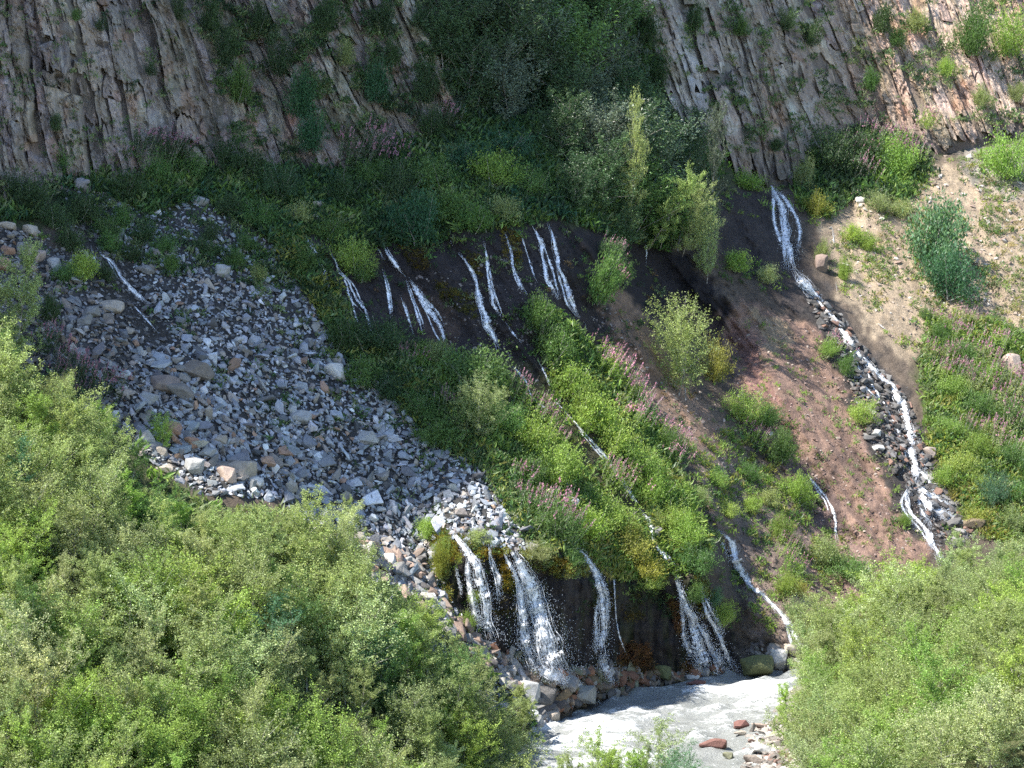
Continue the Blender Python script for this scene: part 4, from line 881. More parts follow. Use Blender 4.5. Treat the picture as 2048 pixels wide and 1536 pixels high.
FALLS = [
 ([[(193, 492, 5), (205, 510, 8), (225, 525, 8), (245, 560, 11), (275, 590, 10), (300, 612, 6)]], 'largest trickle in the small gully at the upper left of the scree', {}),
 ([[(163, 488, 3), (176, 515, 4), (190, 528, 4)], [(182, 490, 3), (188, 520, 4), (192, 545, 3)]], 'pair of thin threads left of the gully trickle', {}),
 ([[(255, 598, 3), (285, 630, 6), (318, 668, 5)], [(300, 610, 4), (330, 650, 4)]], 'broken trickle among dark stones low in the left gully', {}),
 ([[(604, 458, 5), (622, 490, 12), (636, 520, 13), (652, 555, 11), (668, 600, 5)]], 'leftmost fall on the dark wall beside the grassy scree edge', {}),
 ([[(652, 496, 3), (670, 520, 5), (678, 545, 4), (698, 565, 8), (712, 598, 12), (732, 625, 12), (740, 665, 9)], [(700, 580, 3), (708, 620, 4), (720, 660, 5)]], 'second fall on the dark wall splitting round a ledge', {}),
 ([[(742, 485, 8), (756, 500, 7), (770, 520, 5)]], 'short thread tumbling above the twin herbs on the dark wall', {}),
 ([[(765, 535, 5), (773, 570, 6), (778, 605, 7), (783, 640, 5)]], 'narrow fall between the split fall and the longest one', {}),
 ([[(766, 478, 3), (772, 500, 7), (790, 528, 11), (812, 552, 12)], [(816, 556, 8), (835, 585, 17), (860, 620, 16), (880, 655, 18), (893, 695, 14)], [(812, 560, 5), (825, 600, 6), (838, 640, 8), (846, 668, 7)]], 'long white fall slanting across the dark wall', {}),
 ([[(800, 588, 4), (812, 620, 6), (825, 668, 6)]], 'thin fall just left of the long white one', {}),
 ([[(895, 474, 5), (905, 492, 6)], [(918, 505, 5), (932, 522, 8), (950, 555, 12), (958, 590, 14), (968, 625, 18), (980, 660, 24), (1000, 700, 14)]], 'wide spreading fall in the middle of the dark wall', {}),
 ([[(968, 478, 6), (973, 520, 10), (976, 560, 9), (985, 600, 9), (1004, 640, 12)], [(1010, 645, 5), (1028, 668, 6), (1045, 685, 5)]], 'lacy fall right beside the wide spreading one', {}),
 ([[(1007, 465, 4), (1020, 500, 5), (1026, 530, 4), (1036, 560, 7), (1052, 592, 8)]], 'thin fall bending beside yellow moss on the wall', {}),
 ([[(1040, 460, 3), (1052, 500, 4), (1066, 545, 3), (1075, 565, 2)]], 'faint thread left of the twin falls', {}),
 ([[(1062, 443, 6), (1078, 475, 11), (1088, 520, 12), (1098, 565, 14), (1115, 600, 11)]], 'left one of the twin tall falls under the willows', {}),
 ([[(1097, 443, 6), (1107, 480, 11), (1116, 530, 11), (1135, 580, 15), (1148, 612, 18), (1160, 636, 10)]], 'right one of the twin tall falls under the willows', {}),
 ([[(1170, 640, 6), (1176, 650, 8), (1166, 672, 6)]], 'small fall at the foot of the right twin fall', {}),
 ([[(1290, 465, 2), (1293, 500, 3), (1292, 535, 2)]], 'single thread hanging in the dark hollow', {}),
 ([[(812, 712, 4), (835, 738, 6), (855, 765, 7), (875, 795, 8), (900, 822, 6)]], 'broken stream running between dark shrubs under the wall', {}),
 ([[(1020, 725, 3), (1050, 760, 5), (1065, 795, 4), (1110, 830, 5)], [(1075, 715, 3), (1095, 760, 5), (1100, 785, 3)]], 'thin streams in the gully below the lacy fall', {}),
 ([[(1100, 790, 4), (1150, 845, 6), (1180, 880, 5), (1215, 920, 7), (1245, 965, 6), (1280, 1015, 9)]], 'trickle between the two flowery ridges', {}),
 ([[(950, 878, 5), (962, 895, 6), (970, 905, 4)], [(968, 872, 5), (985, 890, 6), (1000, 905, 4)]], 'pair of little cascades beside the scree edge shrubs', {}),
 ([[(840, 1155, 10), (858, 1180, 20), (875, 1205, 22), (892, 1228, 16)]], 'leftmost lower fall half hidden by birch tops', dict(free=0.3, spray=200, dens=1.2)),
 ([[(898, 1056, 6), (915, 1080, 14), (940, 1110, 20), (958, 1150, 28), (968, 1200, 30), (975, 1245, 34), (985, 1278, 34)]], 'tall lower fall between mossy lip and dark bank', dict(free=0.6, spray=700, dens=1.25)),
 ([[(977, 1090, 4), (984, 1120, 6), (996, 1150, 9), (1000, 1195, 8)], [(912, 1140, 2), (922, 1180, 3)]], 'thin strand between the two largest lower falls', dict(free=0.4, spray=120)),
 ([[(1025, 1102, 18), (1040, 1128, 32), (1056, 1165, 44), (1074, 1210, 56), (1090, 1262, 68), (1102, 1310, 74), (1118, 1350, 78)], [(1008, 1108, 5), (1025, 1140, 10), (1038, 1180, 18), (1046, 1230, 34), (1050, 1290, 40), (1070, 1325, 40)],
   [(1060, 1330, 30), (1100, 1350, 30), (1140, 1362, 16)]], 'widest and tallest lower waterfall fanning into spray', dict(free=0.8, spray=1500, dens=1.5, body=0.655)),
 ([[(1150, 1090, 10), (1172, 1118, 12), (1190, 1150, 15), (1203, 1190, 18), (1207, 1240, 22), (1203, 1300, 22), (1205, 1315, 26)], [(1200, 1312, 20), (1215, 1340, 30), (1232, 1365, 22)]], 'straight lower fall between yellow herbs and the dark bank', dict(free=0.5, spray=500, dens=1.2)),
 ([[(1208, 1125, 3), (1226, 1150, 4), (1230, 1200, 3), (1236, 1260, 3), (1256, 1318, 4)]], 'hair thin fall crossing the dark bank', dict(free=0.3)),
 ([[(1350, 1150, 8), (1362, 1180, 18), (1380, 1230, 26), (1395, 1280, 36), (1412, 1325, 48), (1418, 1347, 54)]], 'broad lower fall dropping straight into the river', dict(free=0.5, spray=800, dens=1.35, river_end=True)),
 ([[(1398, 1170, 3), (1410, 1215, 10), (1432, 1260, 18), (1448, 1295, 20), (1462, 1325, 24), (1470, 1340, 24)]], 'narrower fall right of the broad river fall', dict(free=0.4, spray=300, dens=1.2, river_end=True)),
 ([[(1278, 1018, 8), (1300, 1045, 14), (1308, 1085, 10), (1328, 1110, 18), (1350, 1135, 12)], [(1335, 1085, 3), (1358, 1120, 4), (1380, 1150, 4)]], 'small cascade running past the dark upright stone', dict(dens=1.1)),
 ([[(1436, 1060, 8), (1462, 1085, 18), (1472, 1120, 20), (1490, 1155, 20), (1505, 1175, 12), (1530, 1192, 10), (1556, 1220, 12)]], 'cascade bursting from the brown slope', dict(dens=1.2, spray=120)),
 ([[(1520, 1185, 6), (1555, 1220, 9), (1572, 1240, 14), (1590, 1270, 16), (1602, 1300, 20), (1604, 1325, 26)]], 'last cascade before the river beside the right thicket', dict(dens=1.2, spray=150)),
 ([[(1612, 945, 3), (1640, 980, 6), (1655, 1000, 6), (1668, 1035, 10), (1672, 1085, 9)]], 'small white cascade in the red earth gully', {}),
 ([[(1733, 1112, 4), (1738, 1130, 7), (1740, 1150, 4)]], 'tiny cascade at the edge of the right thicket', {}),
 ([[(1663, 452, 3), (1667, 475, 5), (1668, 505, 3)], [(1672, 560, 3), (1676, 590, 4)]], 'thin fall in the notch beside the tan slope', {}),
]
for pts, lab, kw in FALLS: fall(pts, lab, **kw)
fall([[(1530, 348, 6), (1545, 375, 12), (1560, 410, 20), (1570, 450, 26), (1578, 500, 26), (1585, 540, 16)], [(1560, 420, 8), (1567, 480, 10), (1572, 530, 8)]], 'high bluish waterfall leaving the cave under the cliff', dens=1.3, spray=250)
fall([[(1588, 540, 16), (1612, 572, 28), (1640, 605, 16), (1672, 645, 14), (1705, 690, 15), (1735, 725, 13), (1765, 755, 15), (1795, 795, 20), (1812, 835, 22), (1820, 880, 24), (1828, 930, 26), (1832, 970, 26)],
      [(1600, 550, 8), (1650, 610, 5), (1690, 660, 4)], [(1690, 680, 5), (1715, 730, 5), (1728, 770, 5), (1760, 800, 4)], [(1815, 850, 6), (1845, 900, 6), (1850, 950, 7)], [(1845, 980, 6), (1870, 1015, 6), (1915, 1040, 7), (1935, 1060, 5)], [(1830, 985, 7), (1845, 1025, 6), (1862, 1048, 6)],
      [(1725, 720, 6), (1745, 770, 6), (1770, 810, 5), (1800, 870, 5), (1812, 920, 6)],
      [(1830, 960, 18), (1850, 985, 14), (1885, 1005, 10), (1910, 1030, 8)], [(1826, 930, 8), (1855, 960, 8), (1870, 990, 6)],
      [(1828, 965, 20), (1812, 1000, 12), (1826, 1030, 10), (1850, 1060, 12), (1870, 1095, 14), (1885, 1130, 14)],
      [(1835, 970, 16), (1850, 1000, 18), (1868, 1020, 20), (1885, 1030, 10)], [(1900, 1015, 6), (1890, 1035, 16)]],
     'white stream tumbling down its stony bed to the right thicket', dens=1.5, spray=260, name='stream', body=0.555)
fall([[(1125, 1352, 22), (1160, 1370, 16), (1185, 1385, 14), (1200, 1408, 16)]], 'run of white water from the widest waterfall to the river', dens=1.4, name='stream')

_pp = np.concatenate([p for p, w in PATHS]); _pw = np.concatenate([w for p, w in PATHS])
def near_water(u, v, pad=4.0):
    """True where a point of the photo lies on running water"""
    u = np.atleast_1d(np.asarray(u, float)); v = np.atleast_1d(np.asarray(v, float)); out = np.zeros(len(u), bool)
    for i in range(0, len(u), 1500):
        d = np.hypot(u[i:i + 1500, None] - _pp[None, :, 0], v[i:i + 1500, None] - _pp[None, :, 1]); out[i:i + 1500] = (d < _pw[None] * 0.5 + pad).any(1)
    return out
# ------------------------------------------------------------ plants
def unitv(r, n):
    d = r.normal(size=(n, 3)); return d / np.linalg.norm(d, axis=1, keepdims=True)
def leaf_quads(C, size, r, updir=None, slim=0.5, up=0.35):
    """one small four-cornered leaf at each centre"""
    n = len(C); a = unitv(r, n); a[:, 2] = a[:, 2] * 0.6 + up
    if updir is not None: a = a * 0.6 + updir
    a /= np.linalg.norm(a, axis=1, keepdims=True); b = np.cross(a, unitv(r, n)); b /= np.linalg.norm(b, axis=1, keepdims=True) + 1e-9
    s = size * r.uniform(0.6, 1.35, n); L = a * (s * 0.5)[:, None]; W = b * (s * 0.5 * slim)[:, None]; nn = np.cross(a, b) * (s * 0.10)[:, None]
    V = np.stack([C - L, C + W + nn, C + L, C - W + nn], 1); F = np.arange(n * 4).reshape(n, 4); return V.reshape(-1, 3), F
def leaf_cols(n, r, var=0.3, yel=0.25):
    b = np.clip(1 + r.normal(0, var, n), 0.35, 1.9); y = r.random(n) * yel
    c = np.stack([b * (1 + 0.55 * y), b * (1 + 0.25 * y), b * (1 - 0.4 * y)], -1); return np.repeat(c, 4, 0)
def tubes(segs, sides=5):
    Vs, Fs = [], []; off = 0
    for pts, r0, r1 in segs:
        pts = np.asarray(pts, float); n = len(pts); t = np.gradient(pts, axis=0); t /= np.linalg.norm(t, axis=1, keepdims=True) + 1e-9
        ref = np.array((0.3, 0.9, 0.1)); a = np.cross(t, ref); a /= np.linalg.norm(a, axis=1, keepdims=True) + 1e-9; b = np.cross(t, a)
        th = np.arange(sides) * 2 * math.pi / sides; rad = np.linspace(r0, r1, n)[:, None, None]
        V = pts[:, None] + rad * (a[:, None] * np.cos(th)[None, :, None] + b[:, None] * np.sin(th)[None, :, None])
        i = np.arange(n - 1)[:, None] * sides; q = np.arange(sides)[None]; q2 = (q + 1) % sides
        Fs.append(np.stack([i + q, i + q2, i + sides + q2, i + sides + q], -1).reshape(-1, 4) + off); Vs.append(V.reshape(-1, 3)); off += n * sides
    return np.concatenate(Vs), np.concatenate(Fs)
def limb(r, p0, d, L, n=6, bend=0.25, grav=0.0):
    p = [np.array(p0, float)]; d = np.array(d, float); d /= np.linalg.norm(d)
    for k in range(n):
        d = d + r.normal(0, bend / n * 1.5, 3) + np.array((0, 0, grav / n)); d /= np.linalg.norm(d); p.append(p[-1] + d * L / n)
    return np.array(p)
def make_tree(seed, H, W, leaves, lsize, stems=1, kind='birch', mat=None):
    """trunk with limbs and a leafy crown built of sprigs"""
    r = np.random.default_rng(seed); segs = []; tips = []
    for s in range(stems):
        lean_ = r.normal(0, 0.10 + 0.10 * (stems > 1), 3); lean_[2] = 1; tr = limb(r, (r.normal(0, .08) * stems, r.normal(0, .08) * stems, -0.3), lean_, (H + 0.3) * (0.98 if s == 0 else r.uniform(.65, .95)), 10, 0.14)
        segs.append((tr, 0.012 * H * (1.15 if stems == 1 else 0.8), 0.006))
        nl = int(26 / math.sqrt(stems)) + 6
        for k in range(nl):
            f = 0.10 + 0.88 * (k + r.random()) / nl; i = min(9, int(f * 10)); p0 = tr[i] + (tr[i + 1] - tr[i]) * (f * 10 - i)
            az = k * 2.4 + r.uniform(0, 0.8)
            spread = W * 0.5 * (0.35 + 0.75 * math.sin(math.pi * min(1, (1 - f) * 0.85 + 0.12)) ** 0.8) * r.uniform(0.6, 1.15)
            lift = 0.55 + 0.8 * f if kind == 'birch' else 0.35 + 0.5 * f
            lb = limb(r, p0, (math.cos(az), math.sin(az), lift), spread * 1.25, 6, 0.45, -0.15 if kind == 'birch' else 0.1)
            segs.append((lb, 0.006 * H * (1 - f * 0.6), 0.003))
            for q in range(2, 7):
                for _ in range(2):
                    dd = unitv(r, 1)[0]; dd[2] = abs(dd[2]) * 0.9 + (0.45 if kind == 'birch' else 0.4)
                    tw = limb(r, lb[q], dd, spread * 0.38 * r.uniform(0.5, 1.2), 3, 0.5, -0.2 if kind == 'birch' else 0.2); tips.append(tw)
        for q in range(7, 11):
            for _ in range(3):
                dd = unitv(r, 1)[0]; dd[2] = abs(dd[2]) + 0.9; tips.append(limb(r, tr[q], dd, W * 0.14 * r.uniform(0.6, 1.2), 3, 0.3))
    tips = np.array(tips); nt_ = len(tips); k = r.integers(0, nt_, leaves); f = r.random(leaves) * 3; i = np.minimum(f.astype(int), 2)
    a = tips[k, i]; b = tips[k, i + 1]; C = a + (b - a) * (f - i)[:, None] + r.normal(0, 0.045 * W / 2.4, (leaves, 3)) * (1 + (r.random(leaves) < 0.15)[:, None] * 1.6)
    C = C[C[:, 2] > 0.02 * H]; n = len(C)
    V, F = leaf_quads(C, lsize, r, None, 0.62 if kind == 'birch' else 0.36, 0.1)
    tone = np.repeat(0.86 + 0.28 * r.random(nt_), 1)[k[:n]]
    col = leaf_cols(n, r, 0.34, 0.2) * np.repeat(tone * np.where(r.random(n) < 0.07, 1.7, 1.0), 4)[:, None]  # a few leaves painted much brighter, as sun glints and pale undersides
    tv, tf = tubes(segs[: 18 + stems], 5)
    return mesh_np(kind + '_crown', V, F, mat or M_LEAF, col), mesh_np(kind + '_trunk', tv, tf, M_BARK)
def make_bush(seed, H, W, leaves, lsize, slim=0.42, var=0.26, mat=None, lobes=7, upright=0.5, yel=0.25):
    r = np.random.default_rng(seed); stems = []
    for k in range(46):
        az = r.uniform(0, 2 * math.pi); el = r.uniform(0.12, 1.0) ** 0.7
        d = np.array((math.cos(az) * (1 - el * 0.75), math.sin(az) * (1 - el * 0.75), 0.25 + el * 0.9)); L = math.hypot(W * 0.5 * (1 - el * .75), H * (0.25 + 0.72 * el)) * r.uniform(0.72, 1.12)
        stems.append(limb(r, (r.normal(0, W * .12), r.normal(0, W * .12), -0.1), d, L, 7, 0.3))
    st = np.array(stems); k = r.integers(0, len(st), leaves); f = (r.random(leaves) ** 0.6) * 7; i = np.minimum(f.astype(int), 6)
    C = st[k, i] + (st[k, i + 1] - st[k, i]) * (f - i)[:, None]
    C = C + r.normal(0, 0.085 * W, (leaves, 3)) * (0.35 + 0.75 * r.random(leaves))[:, None]; C = C[C[:, 2] > -0.05]; n = len(C)
    dirs = (st[k[:n], 7] - st[k[:n], 0]); dirs /= np.linalg.norm(dirs, axis=1, keepdims=True)
    V, F = leaf_quads(C, lsize, r, dirs * upright, slim, 0.25)
    tone = (0.8 + 0.4 * r.random(len(st)))[k[:n]]
    col = leaf_cols(n, r, var, yel) * np.repeat(tone, 4)[:, None]
    sv, sf = tubes([(s, 0.02, 0.006) for s in stems[:14]], 4)
    return mesh_np('foliage', V, F, mat or M_LEAF, col), mesh_np('stems', sv, sf, M_BARK)
def flower_material():
    m, nt = new_mat('pink_petals'); N = NT(nt); out = N.n('OutputMaterial'); b = N.n('BsdfPrincipled'); tr = N.n('BsdfTranslucent'); mx = N.n('MixShader'); at = N.n('Attribute', attribute_name='col'); oi = N.n('ObjectInfo')
    c = N.mix(1.0, at.outputs['Color'], oi.outputs['Color'], 'MULTIPLY'); N.l(c, b.inputs['Base Color']); N.l(c, tr.inputs['Color']); b.inputs['Roughness'].default_value = 0.6; mx.inputs[0].default_value = 0.35
    N.l(b.outputs[0], mx.inputs[1]); N.l(tr.outputs[0], mx.inputs[2]); N.l(mx.outputs[0], out.inputs[0]); return m
M_PETAL = flower_material()
PINKC = np.array((0.42, 0.20, 0.27))
def make_fireweed(seed, nst=34, H=1.25, W=1.7):
    """upright leafy stems, each ending in a tapering pink flower spike"""
    r = np.random.default_rng(seed); LC, LD = [], []; FC = []; stems = []
    for k in range(nst):
        p0 = np.array((r.normal(0, W * .27), r.normal(0, W * .27), -0.1)); d = np.array((p0[0] * 0.18 + r.normal(0, .10), p0[1] * 0.18 + r.normal(0, .1), 1.0)); L = H * r.uniform(0.75, 1.1)
        s = limb(r, p0, d, L, 6, 0.12); stems.append(s)
        f = r.random(26) * 4.6; i = f.astype(int); c = s[i] + (s[i + 1] - s[i]) * (f - i)[:, None]; LC.append(c + r.normal(0, 0.05, c.shape))
        if r.random() < 0.55:
            f = 4.4 + r.random(13) ** 1.3 * 1.59; i = np.minimum(f.astype(int), 5); c = s[i] + (s[i + 1] - s[i]) * (f - i)[:, None]
            FC.append(c + r.normal(0, 0.022, c.shape) * (6.2 - f)[:, None])
    LC = np.concatenate(LC); FC = np.concatenate(FC)
    V, F = leaf_quads(LC, 0.15, r, None, 0.28, 0.2); me1 = mesh_np('foliage', V, F, M_LEAF, leaf_cols(len(LC), r, 0.22, 0.3))
    V, F = leaf_quads(FC, 0.075, r, None, 0.75, 0.3); c = np.repeat(PINKC * r.uniform(0.7, 1.3, (len(FC), 1)), 4, 0); me2 = mesh_np('flowers', V, F, M_PETAL, c)
    sv, sf = tubes([(s, 0.012, 0.006) for s in stems[:20]], 3); return me1, me2, mesh_np('stems', sv, sf, M_BARK)
TREES = [make_tree(500 + k, H, W, n, ls, st) for k, (H, W, n, ls, st) in enumerate([(5.2, 2.9, 16500, .076, 1), (6.0, 2.7, 17000, .075, 1), (4.4, 2.9, 15000, .075, 3), (5.0, 3.4, 17500, .078, 3), (5.6, 2.4, 15000, .075, 2), (3.8, 2.8, 13500, .072, 4), (4.8, 3.0, 16500, .078, 2)])]
TREE_H = [5.2, 6.0, 4.4, 5.0, 5.6, 3.8, 4.8]
BUSHES = [make_bush(600 + k, H, W, n, ls, sl, yel=y) for k, (H, W, n, ls, sl, y) in enumerate([(2.4, 3.0, 5200, .13, .42, .2), (2.0, 3.2, 5200, .12, .5, .3), (2.6, 2.6, 4800, .13, .36, .25), (1.8, 2.6, 4300, .115, .45, .4), (2.2, 2.8, 4800, .14, .33, .3)])]
BUSH_S = [(2.4, 3.0), (2.0, 3.2), (2.6, 2.6), (1.8, 2.6), (2.2, 2.8)]
WILLOWS = [make_tree(700 + k, H, W, n, ls, st, 'willow', M_WILLOW) for k, (H, W, n, ls, st) in enumerate([(4.6, 4.2, 10500, .17, 4), (5.2, 4.0, 11000, .17, 3), (3.6, 4.2, 9500, .16, 5)])]
FIRE = [make_fireweed(800 + k) for k in range(4)]

PR = np.random.default_rng(91)
def hill_axis(u, v, k=0.35):
    n = Nhill(np.array([float(u)]), np.array([float(v)]), 30)[0]; d = np.array((0, 0, 1.0)) * (1 - k) + n * k; return mathutils.Vector(d / np.linalg.norm(d))
def scliff(u, v):
    s = u - lean(u) * v; s = u - lean(s) * v; return s
def Pcliff(u, v, out=0.9):
    u = np.asarray(u, float); v = np.asarray(v, float); s = scliff(u, v); return unproject(u, v, cliff_Y(s, v, u, v) - out)
def surf_point(u, v, where):
    if where == 'hill': return Phill(np.array([float(u)]), np.array([float(v)]))[0], hill_axis(u, v)
    if where == 'cliff': return Pcliff(np.array([float(u)]), np.array([float(v)]), 0.7)[0], mathutils.Vector((0.12, -0.30, 0.95)).normalized()
def plant(name, cat, meshes, names, P, axis_, scale, color, fcol=None, label=None, group=None):
    e = bpy.data.objects.new(name, None); COL.objects.link(e)
    q = mathutils.Vector((0, 0, 1)).rotation_difference(axis_) @ mathutils.Quaternion((0, 0, 1), PR.uniform(0, 6.28))
    e.matrix_world = mathutils.Matrix.Translation([float(x) for x in P]) @ q.to_matrix().to_4x4() @ mathutils.Matrix.Diagonal((*scale, 1))
    for me, nm in zip(meshes, names):
        c = bpy.data.objects.new(nm, me); COL.objects.link(c); c.parent = e
        c.color = (*color, 1) if nm != 'flowers' else (*(fcol or (1, 1, 1)), 1)
        if nm == 'flowers': c['kind'] = 'stuff'
    tag(e, label, cat, group); e.empty_display_size = 0.1
    return e
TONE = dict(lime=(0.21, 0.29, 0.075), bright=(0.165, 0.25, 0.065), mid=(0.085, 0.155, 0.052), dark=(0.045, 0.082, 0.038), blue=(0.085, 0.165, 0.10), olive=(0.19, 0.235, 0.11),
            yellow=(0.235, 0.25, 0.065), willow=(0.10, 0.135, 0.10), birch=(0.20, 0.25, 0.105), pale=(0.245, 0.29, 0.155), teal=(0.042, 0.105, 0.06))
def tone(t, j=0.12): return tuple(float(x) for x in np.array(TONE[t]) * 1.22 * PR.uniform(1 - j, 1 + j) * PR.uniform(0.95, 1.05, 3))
def bush(u, v, w, h, t, label=None, where='hill', k=None, group='shrubs on the slope'):
    P, ax = surf_point(u, v, where); m_ = float(mpp(P[1])); k = int(PR.integers(0, 5)) if k is None else k; H, W = BUSH_S[k]
    s = (w * m_ / W * 1.05, w * m_ / W * 1.05, h * m_ / H * 1.05)
    e = plant('shrub', 'shrub', BUSHES[k], ('foliage', 'stems'), P, ax, s, tone(t), label=label, group=group); THINGS.append((e, u, v - h / 2, w, 'shrub:' + t)); return e
def fireweed(u, v, w, h, t='bright', pink=1.0, label=None, where='hill'):
    P, ax = surf_point(u, v, where); m_ = float(mpp(P[1])); k = int(PR.integers(0, 4))
    ax = (ax + mathutils.Vector((0.22, 0, 0))).normalized()
    e = plant('fireweed', 'wildflower', FIRE[k], ('foliage', 'flowers', 'stems'), P, ax, (w * m_ / 1.8, w * m_ / 1.8, h * m_ / 1.3), tone(t), (pink, pink, pink), label, 'pink flowered fireweed clumps')
    THINGS.append((e, u, v - h / 2, w, 'fireweed:' + t)); return e
def tree(u, v, h, t, k=None, wide=1.0, label=None, group='birch saplings', where='hill', P=None, ax=None, kinds='birch'):
    if P is None: P, ax = surf_point(u, v, where); ax = (mathutils.Vector((0, 0, 1)) * 0.8 + ax * 0.2).normalized()
    m_ = float(mpp(P[1])); lib = TREES if kinds == 'birch' else WILLOWS; k = int(PR.integers(0, len(lib))) if k is None else k; H = TREE_H[k] if kinds == 'birch' else (4.6, 5.2, 3.6)[k]
    s = h * m_ / H; e = plant('birch_tree' if kinds == 'birch' else 'willow', 'tree' if kinds == 'birch' else 'willow shrub', lib[k], ('crown', 'trunk'), P, ax, (s * wide, s * wide, s), tone(t), label=label, group=group)
    for c in e.children:
        if c.name.startswith('trunk'): c.color = (1, 1, 1, 1)
    if v is not None: THINGS.append((e, u, v - h / 2, h * 0.6, kinds + ':' + t))
    return e
# --- named single plants
def leaning(u, v, h, t, k, wide, label, ax, out=0.6):
    P = Phill(np.array([float(u)]), np.array([float(v)]), out)[0]; return tree(u, v, h, t, k, wide, label, P=P, ax=mathutils.Vector(ax).normalized())
leaning(1262, 470, 280, 'pale', 4, 0.42, 'thin pale tree top catching the sun above the willows', (0.05, -0.42, 0.9), 2.2)
leaning(1300, 490, 190, 'birch', 1, 0.8, 'leaning tree with sunlit foliage over the hollow', (0.30, -0.60, 0.72), 1.5)
leaning(1365, 505, 150, 'pale', 6, 0.7, 'lower leaning tree with sunlit foliage at the hollow edge', (0.25, -0.55, 0.75), 2.0)
tree(1415, 500, 270, 'willow', 1, 0.42, 'slender tall birch standing against the grey cliff')
tree(1415, 560, 120, 'pale', 6, 0.7, 'drooping birch branch tips hanging into the hollow')
tree(1350, 785, 170, 'birch', 5, 1.0, 'round sunlit sapling standing alone on the ridge below the hollow')
tree(946, 882, 115, 'olive', 2, 1.2, 'small yellowish sapling among the dark shrubs under the falls')
tree(30, 760, 240, 'olive', 0, 0.8, 'tall sunlit birch at the left edge standing above the thicket')
tree(700, 1120, 120, 'olive', 4, 0.9, 'narrow sapling at the thicket edge over the scree foot')
tree(330, 900, 70, 'lime', 5, 0.9, 'little bright sapling between the sunlit boulders')
for a in [
 (1425, 760, 62, 90, 'yellow', 'yellowish bush right of the lone round sapling'),
 (1862, 525, 150, 150, 'blue', 'dense blue green bush on the tan slope, casting a shadow'),
 (1895, 585, 120, 110, 'teal', 'darker lower bush beneath the blue green one'),
 (1940, 105, 88, 105, 'mid', 'left one of two leafy bushes on the sunlit cliff top corner'),
 (2016, 110, 80, 105, 'bright', 'right one of two leafy bushes on the sunlit cliff top corner'),
 (2008, 355, 105, 105, 'bright', 'leafy bush at the foot of the sunlit cliff by the right edge'),
 (1490, 375, 92, 36, 'bright', 'flat green shrub on the ledge left of the cave'),
 (1630, 430, 52, 50, 'yellow', 'hanging straw yellow tuft right of the high waterfall'),
 (1605, 380, 46, 70, 'olive', 'hanging dry grass curtain at the cave mouth'),
 (1740, 330, 120, 70, 'dark', 'dark shrub mass below the leaning rocks right of the cave'),
 (1660, 340, 110, 100, 'dark', 'dark shrub right of the hanging grass'),
 (1790, 350, 90, 80, 'bright', 'sunlit bush with pink flowers beside the dark shrubs'),
 (1470, 540, 60, 46, 'bright', 'bright shrub on the dark earth left of the high waterfall'),
 (1535, 565, 50, 40, 'pale', 'pale shrub with white flowers beside the high waterfall'),
 (1480, 840, 78, 70, 'lime', 'yellow green bush on the ridge above the brown slope'),
 (1530, 850, 60, 60, 'mid', 'green bush next to the small white stone'),
 (1560, 920, 66, 76, 'mid', 'green bush in the line of shrubs along the red gully'),
 (1590, 1000, 60, 70, 'bright', 'bright bush above the red gully cascade'),
 (1495, 960, 54, 44, 'mid', 'lone round bush on the brown slope'),
 (1560, 1080, 50, 60, 'bright', 'light green clump beside the pink flowers on the brown slope'),
 (1650, 1130, 90, 64, 'olive', 'olive bush at the top of the right thicket'),
 (1700, 1155, 90, 54, 'mid', 'dark green bush by the tiny cascade'),
 (1720, 845, 56, 56, 'lime', 'yellow green bush left of the stream bed'),
 (1810, 1050, 30, 28, 'bright', 'small green bush on bare earth left of the stream foot'),
 (1985, 1010, 70, 80, 'blue', 'dark round bush among yellow herbs at the right edge'),
 (1960, 975, 44, 34, 'lime', 'small lime yellow bush above the dark round one'),
 (1655, 710, 46, 30, 'bright', 'small bush with pink flowers left of the stream'),
 (1690, 750, 36, 50, 'mid', 'narrow bush on the left bank of the stream'),
 (160, 555, 74, 60, 'lime', 'bright herb patch beside the left gully threads'),
 (215, 500, 60, 40, 'mid', 'small bush above the left gully stream'),
 (100, 640, 50, 60, 'dark', 'dark bush on the left rubble above the lit birches'),
 (340, 545, 40, 46, 'mid', 'green tuft growing in the upper scree'),
 (760, 700, 120, 80, 'dark', 'dark bush below the narrow fall'),
 (945, 790, 165, 110, 'mid', 'broad dark green bush under the middle falls'),
 (875, 720, 60, 50, 'olive', 'olive tuft at the foot of the long white fall'),
 (830, 480, 110, 110, 'teal', 'hanging blue green bush above the long white fall'),
 (1195, 600, 70, 120, 'mid', 'flowering clump beside the right twin fall'),
 (1440, 1245, 50, 60, 'bright', 'green clump clinging beside the narrow river fall'),
 (950, 1205, 30, 30, 'lime', 'bright tuft on the dark bank inside the lower falls'),
 (930, 1260, 40, 44, 'bright', 'green tuft at the foot of the tall lower fall'),
 (885, 1150, 40, 80, 'yellow', 'yellow herb strip hanging by the leftmost lower fall'),
]: bush(*a[:5], label=a[5], where='cliff' if a[1] < 120 else 'hill')
GULLY = [(985, 700), (1060, 705), (1125, 785), (1210, 872), (1275, 955), (1312, 1050), (1255, 1045), (1180, 965), (1095, 885), (1020, 815)]
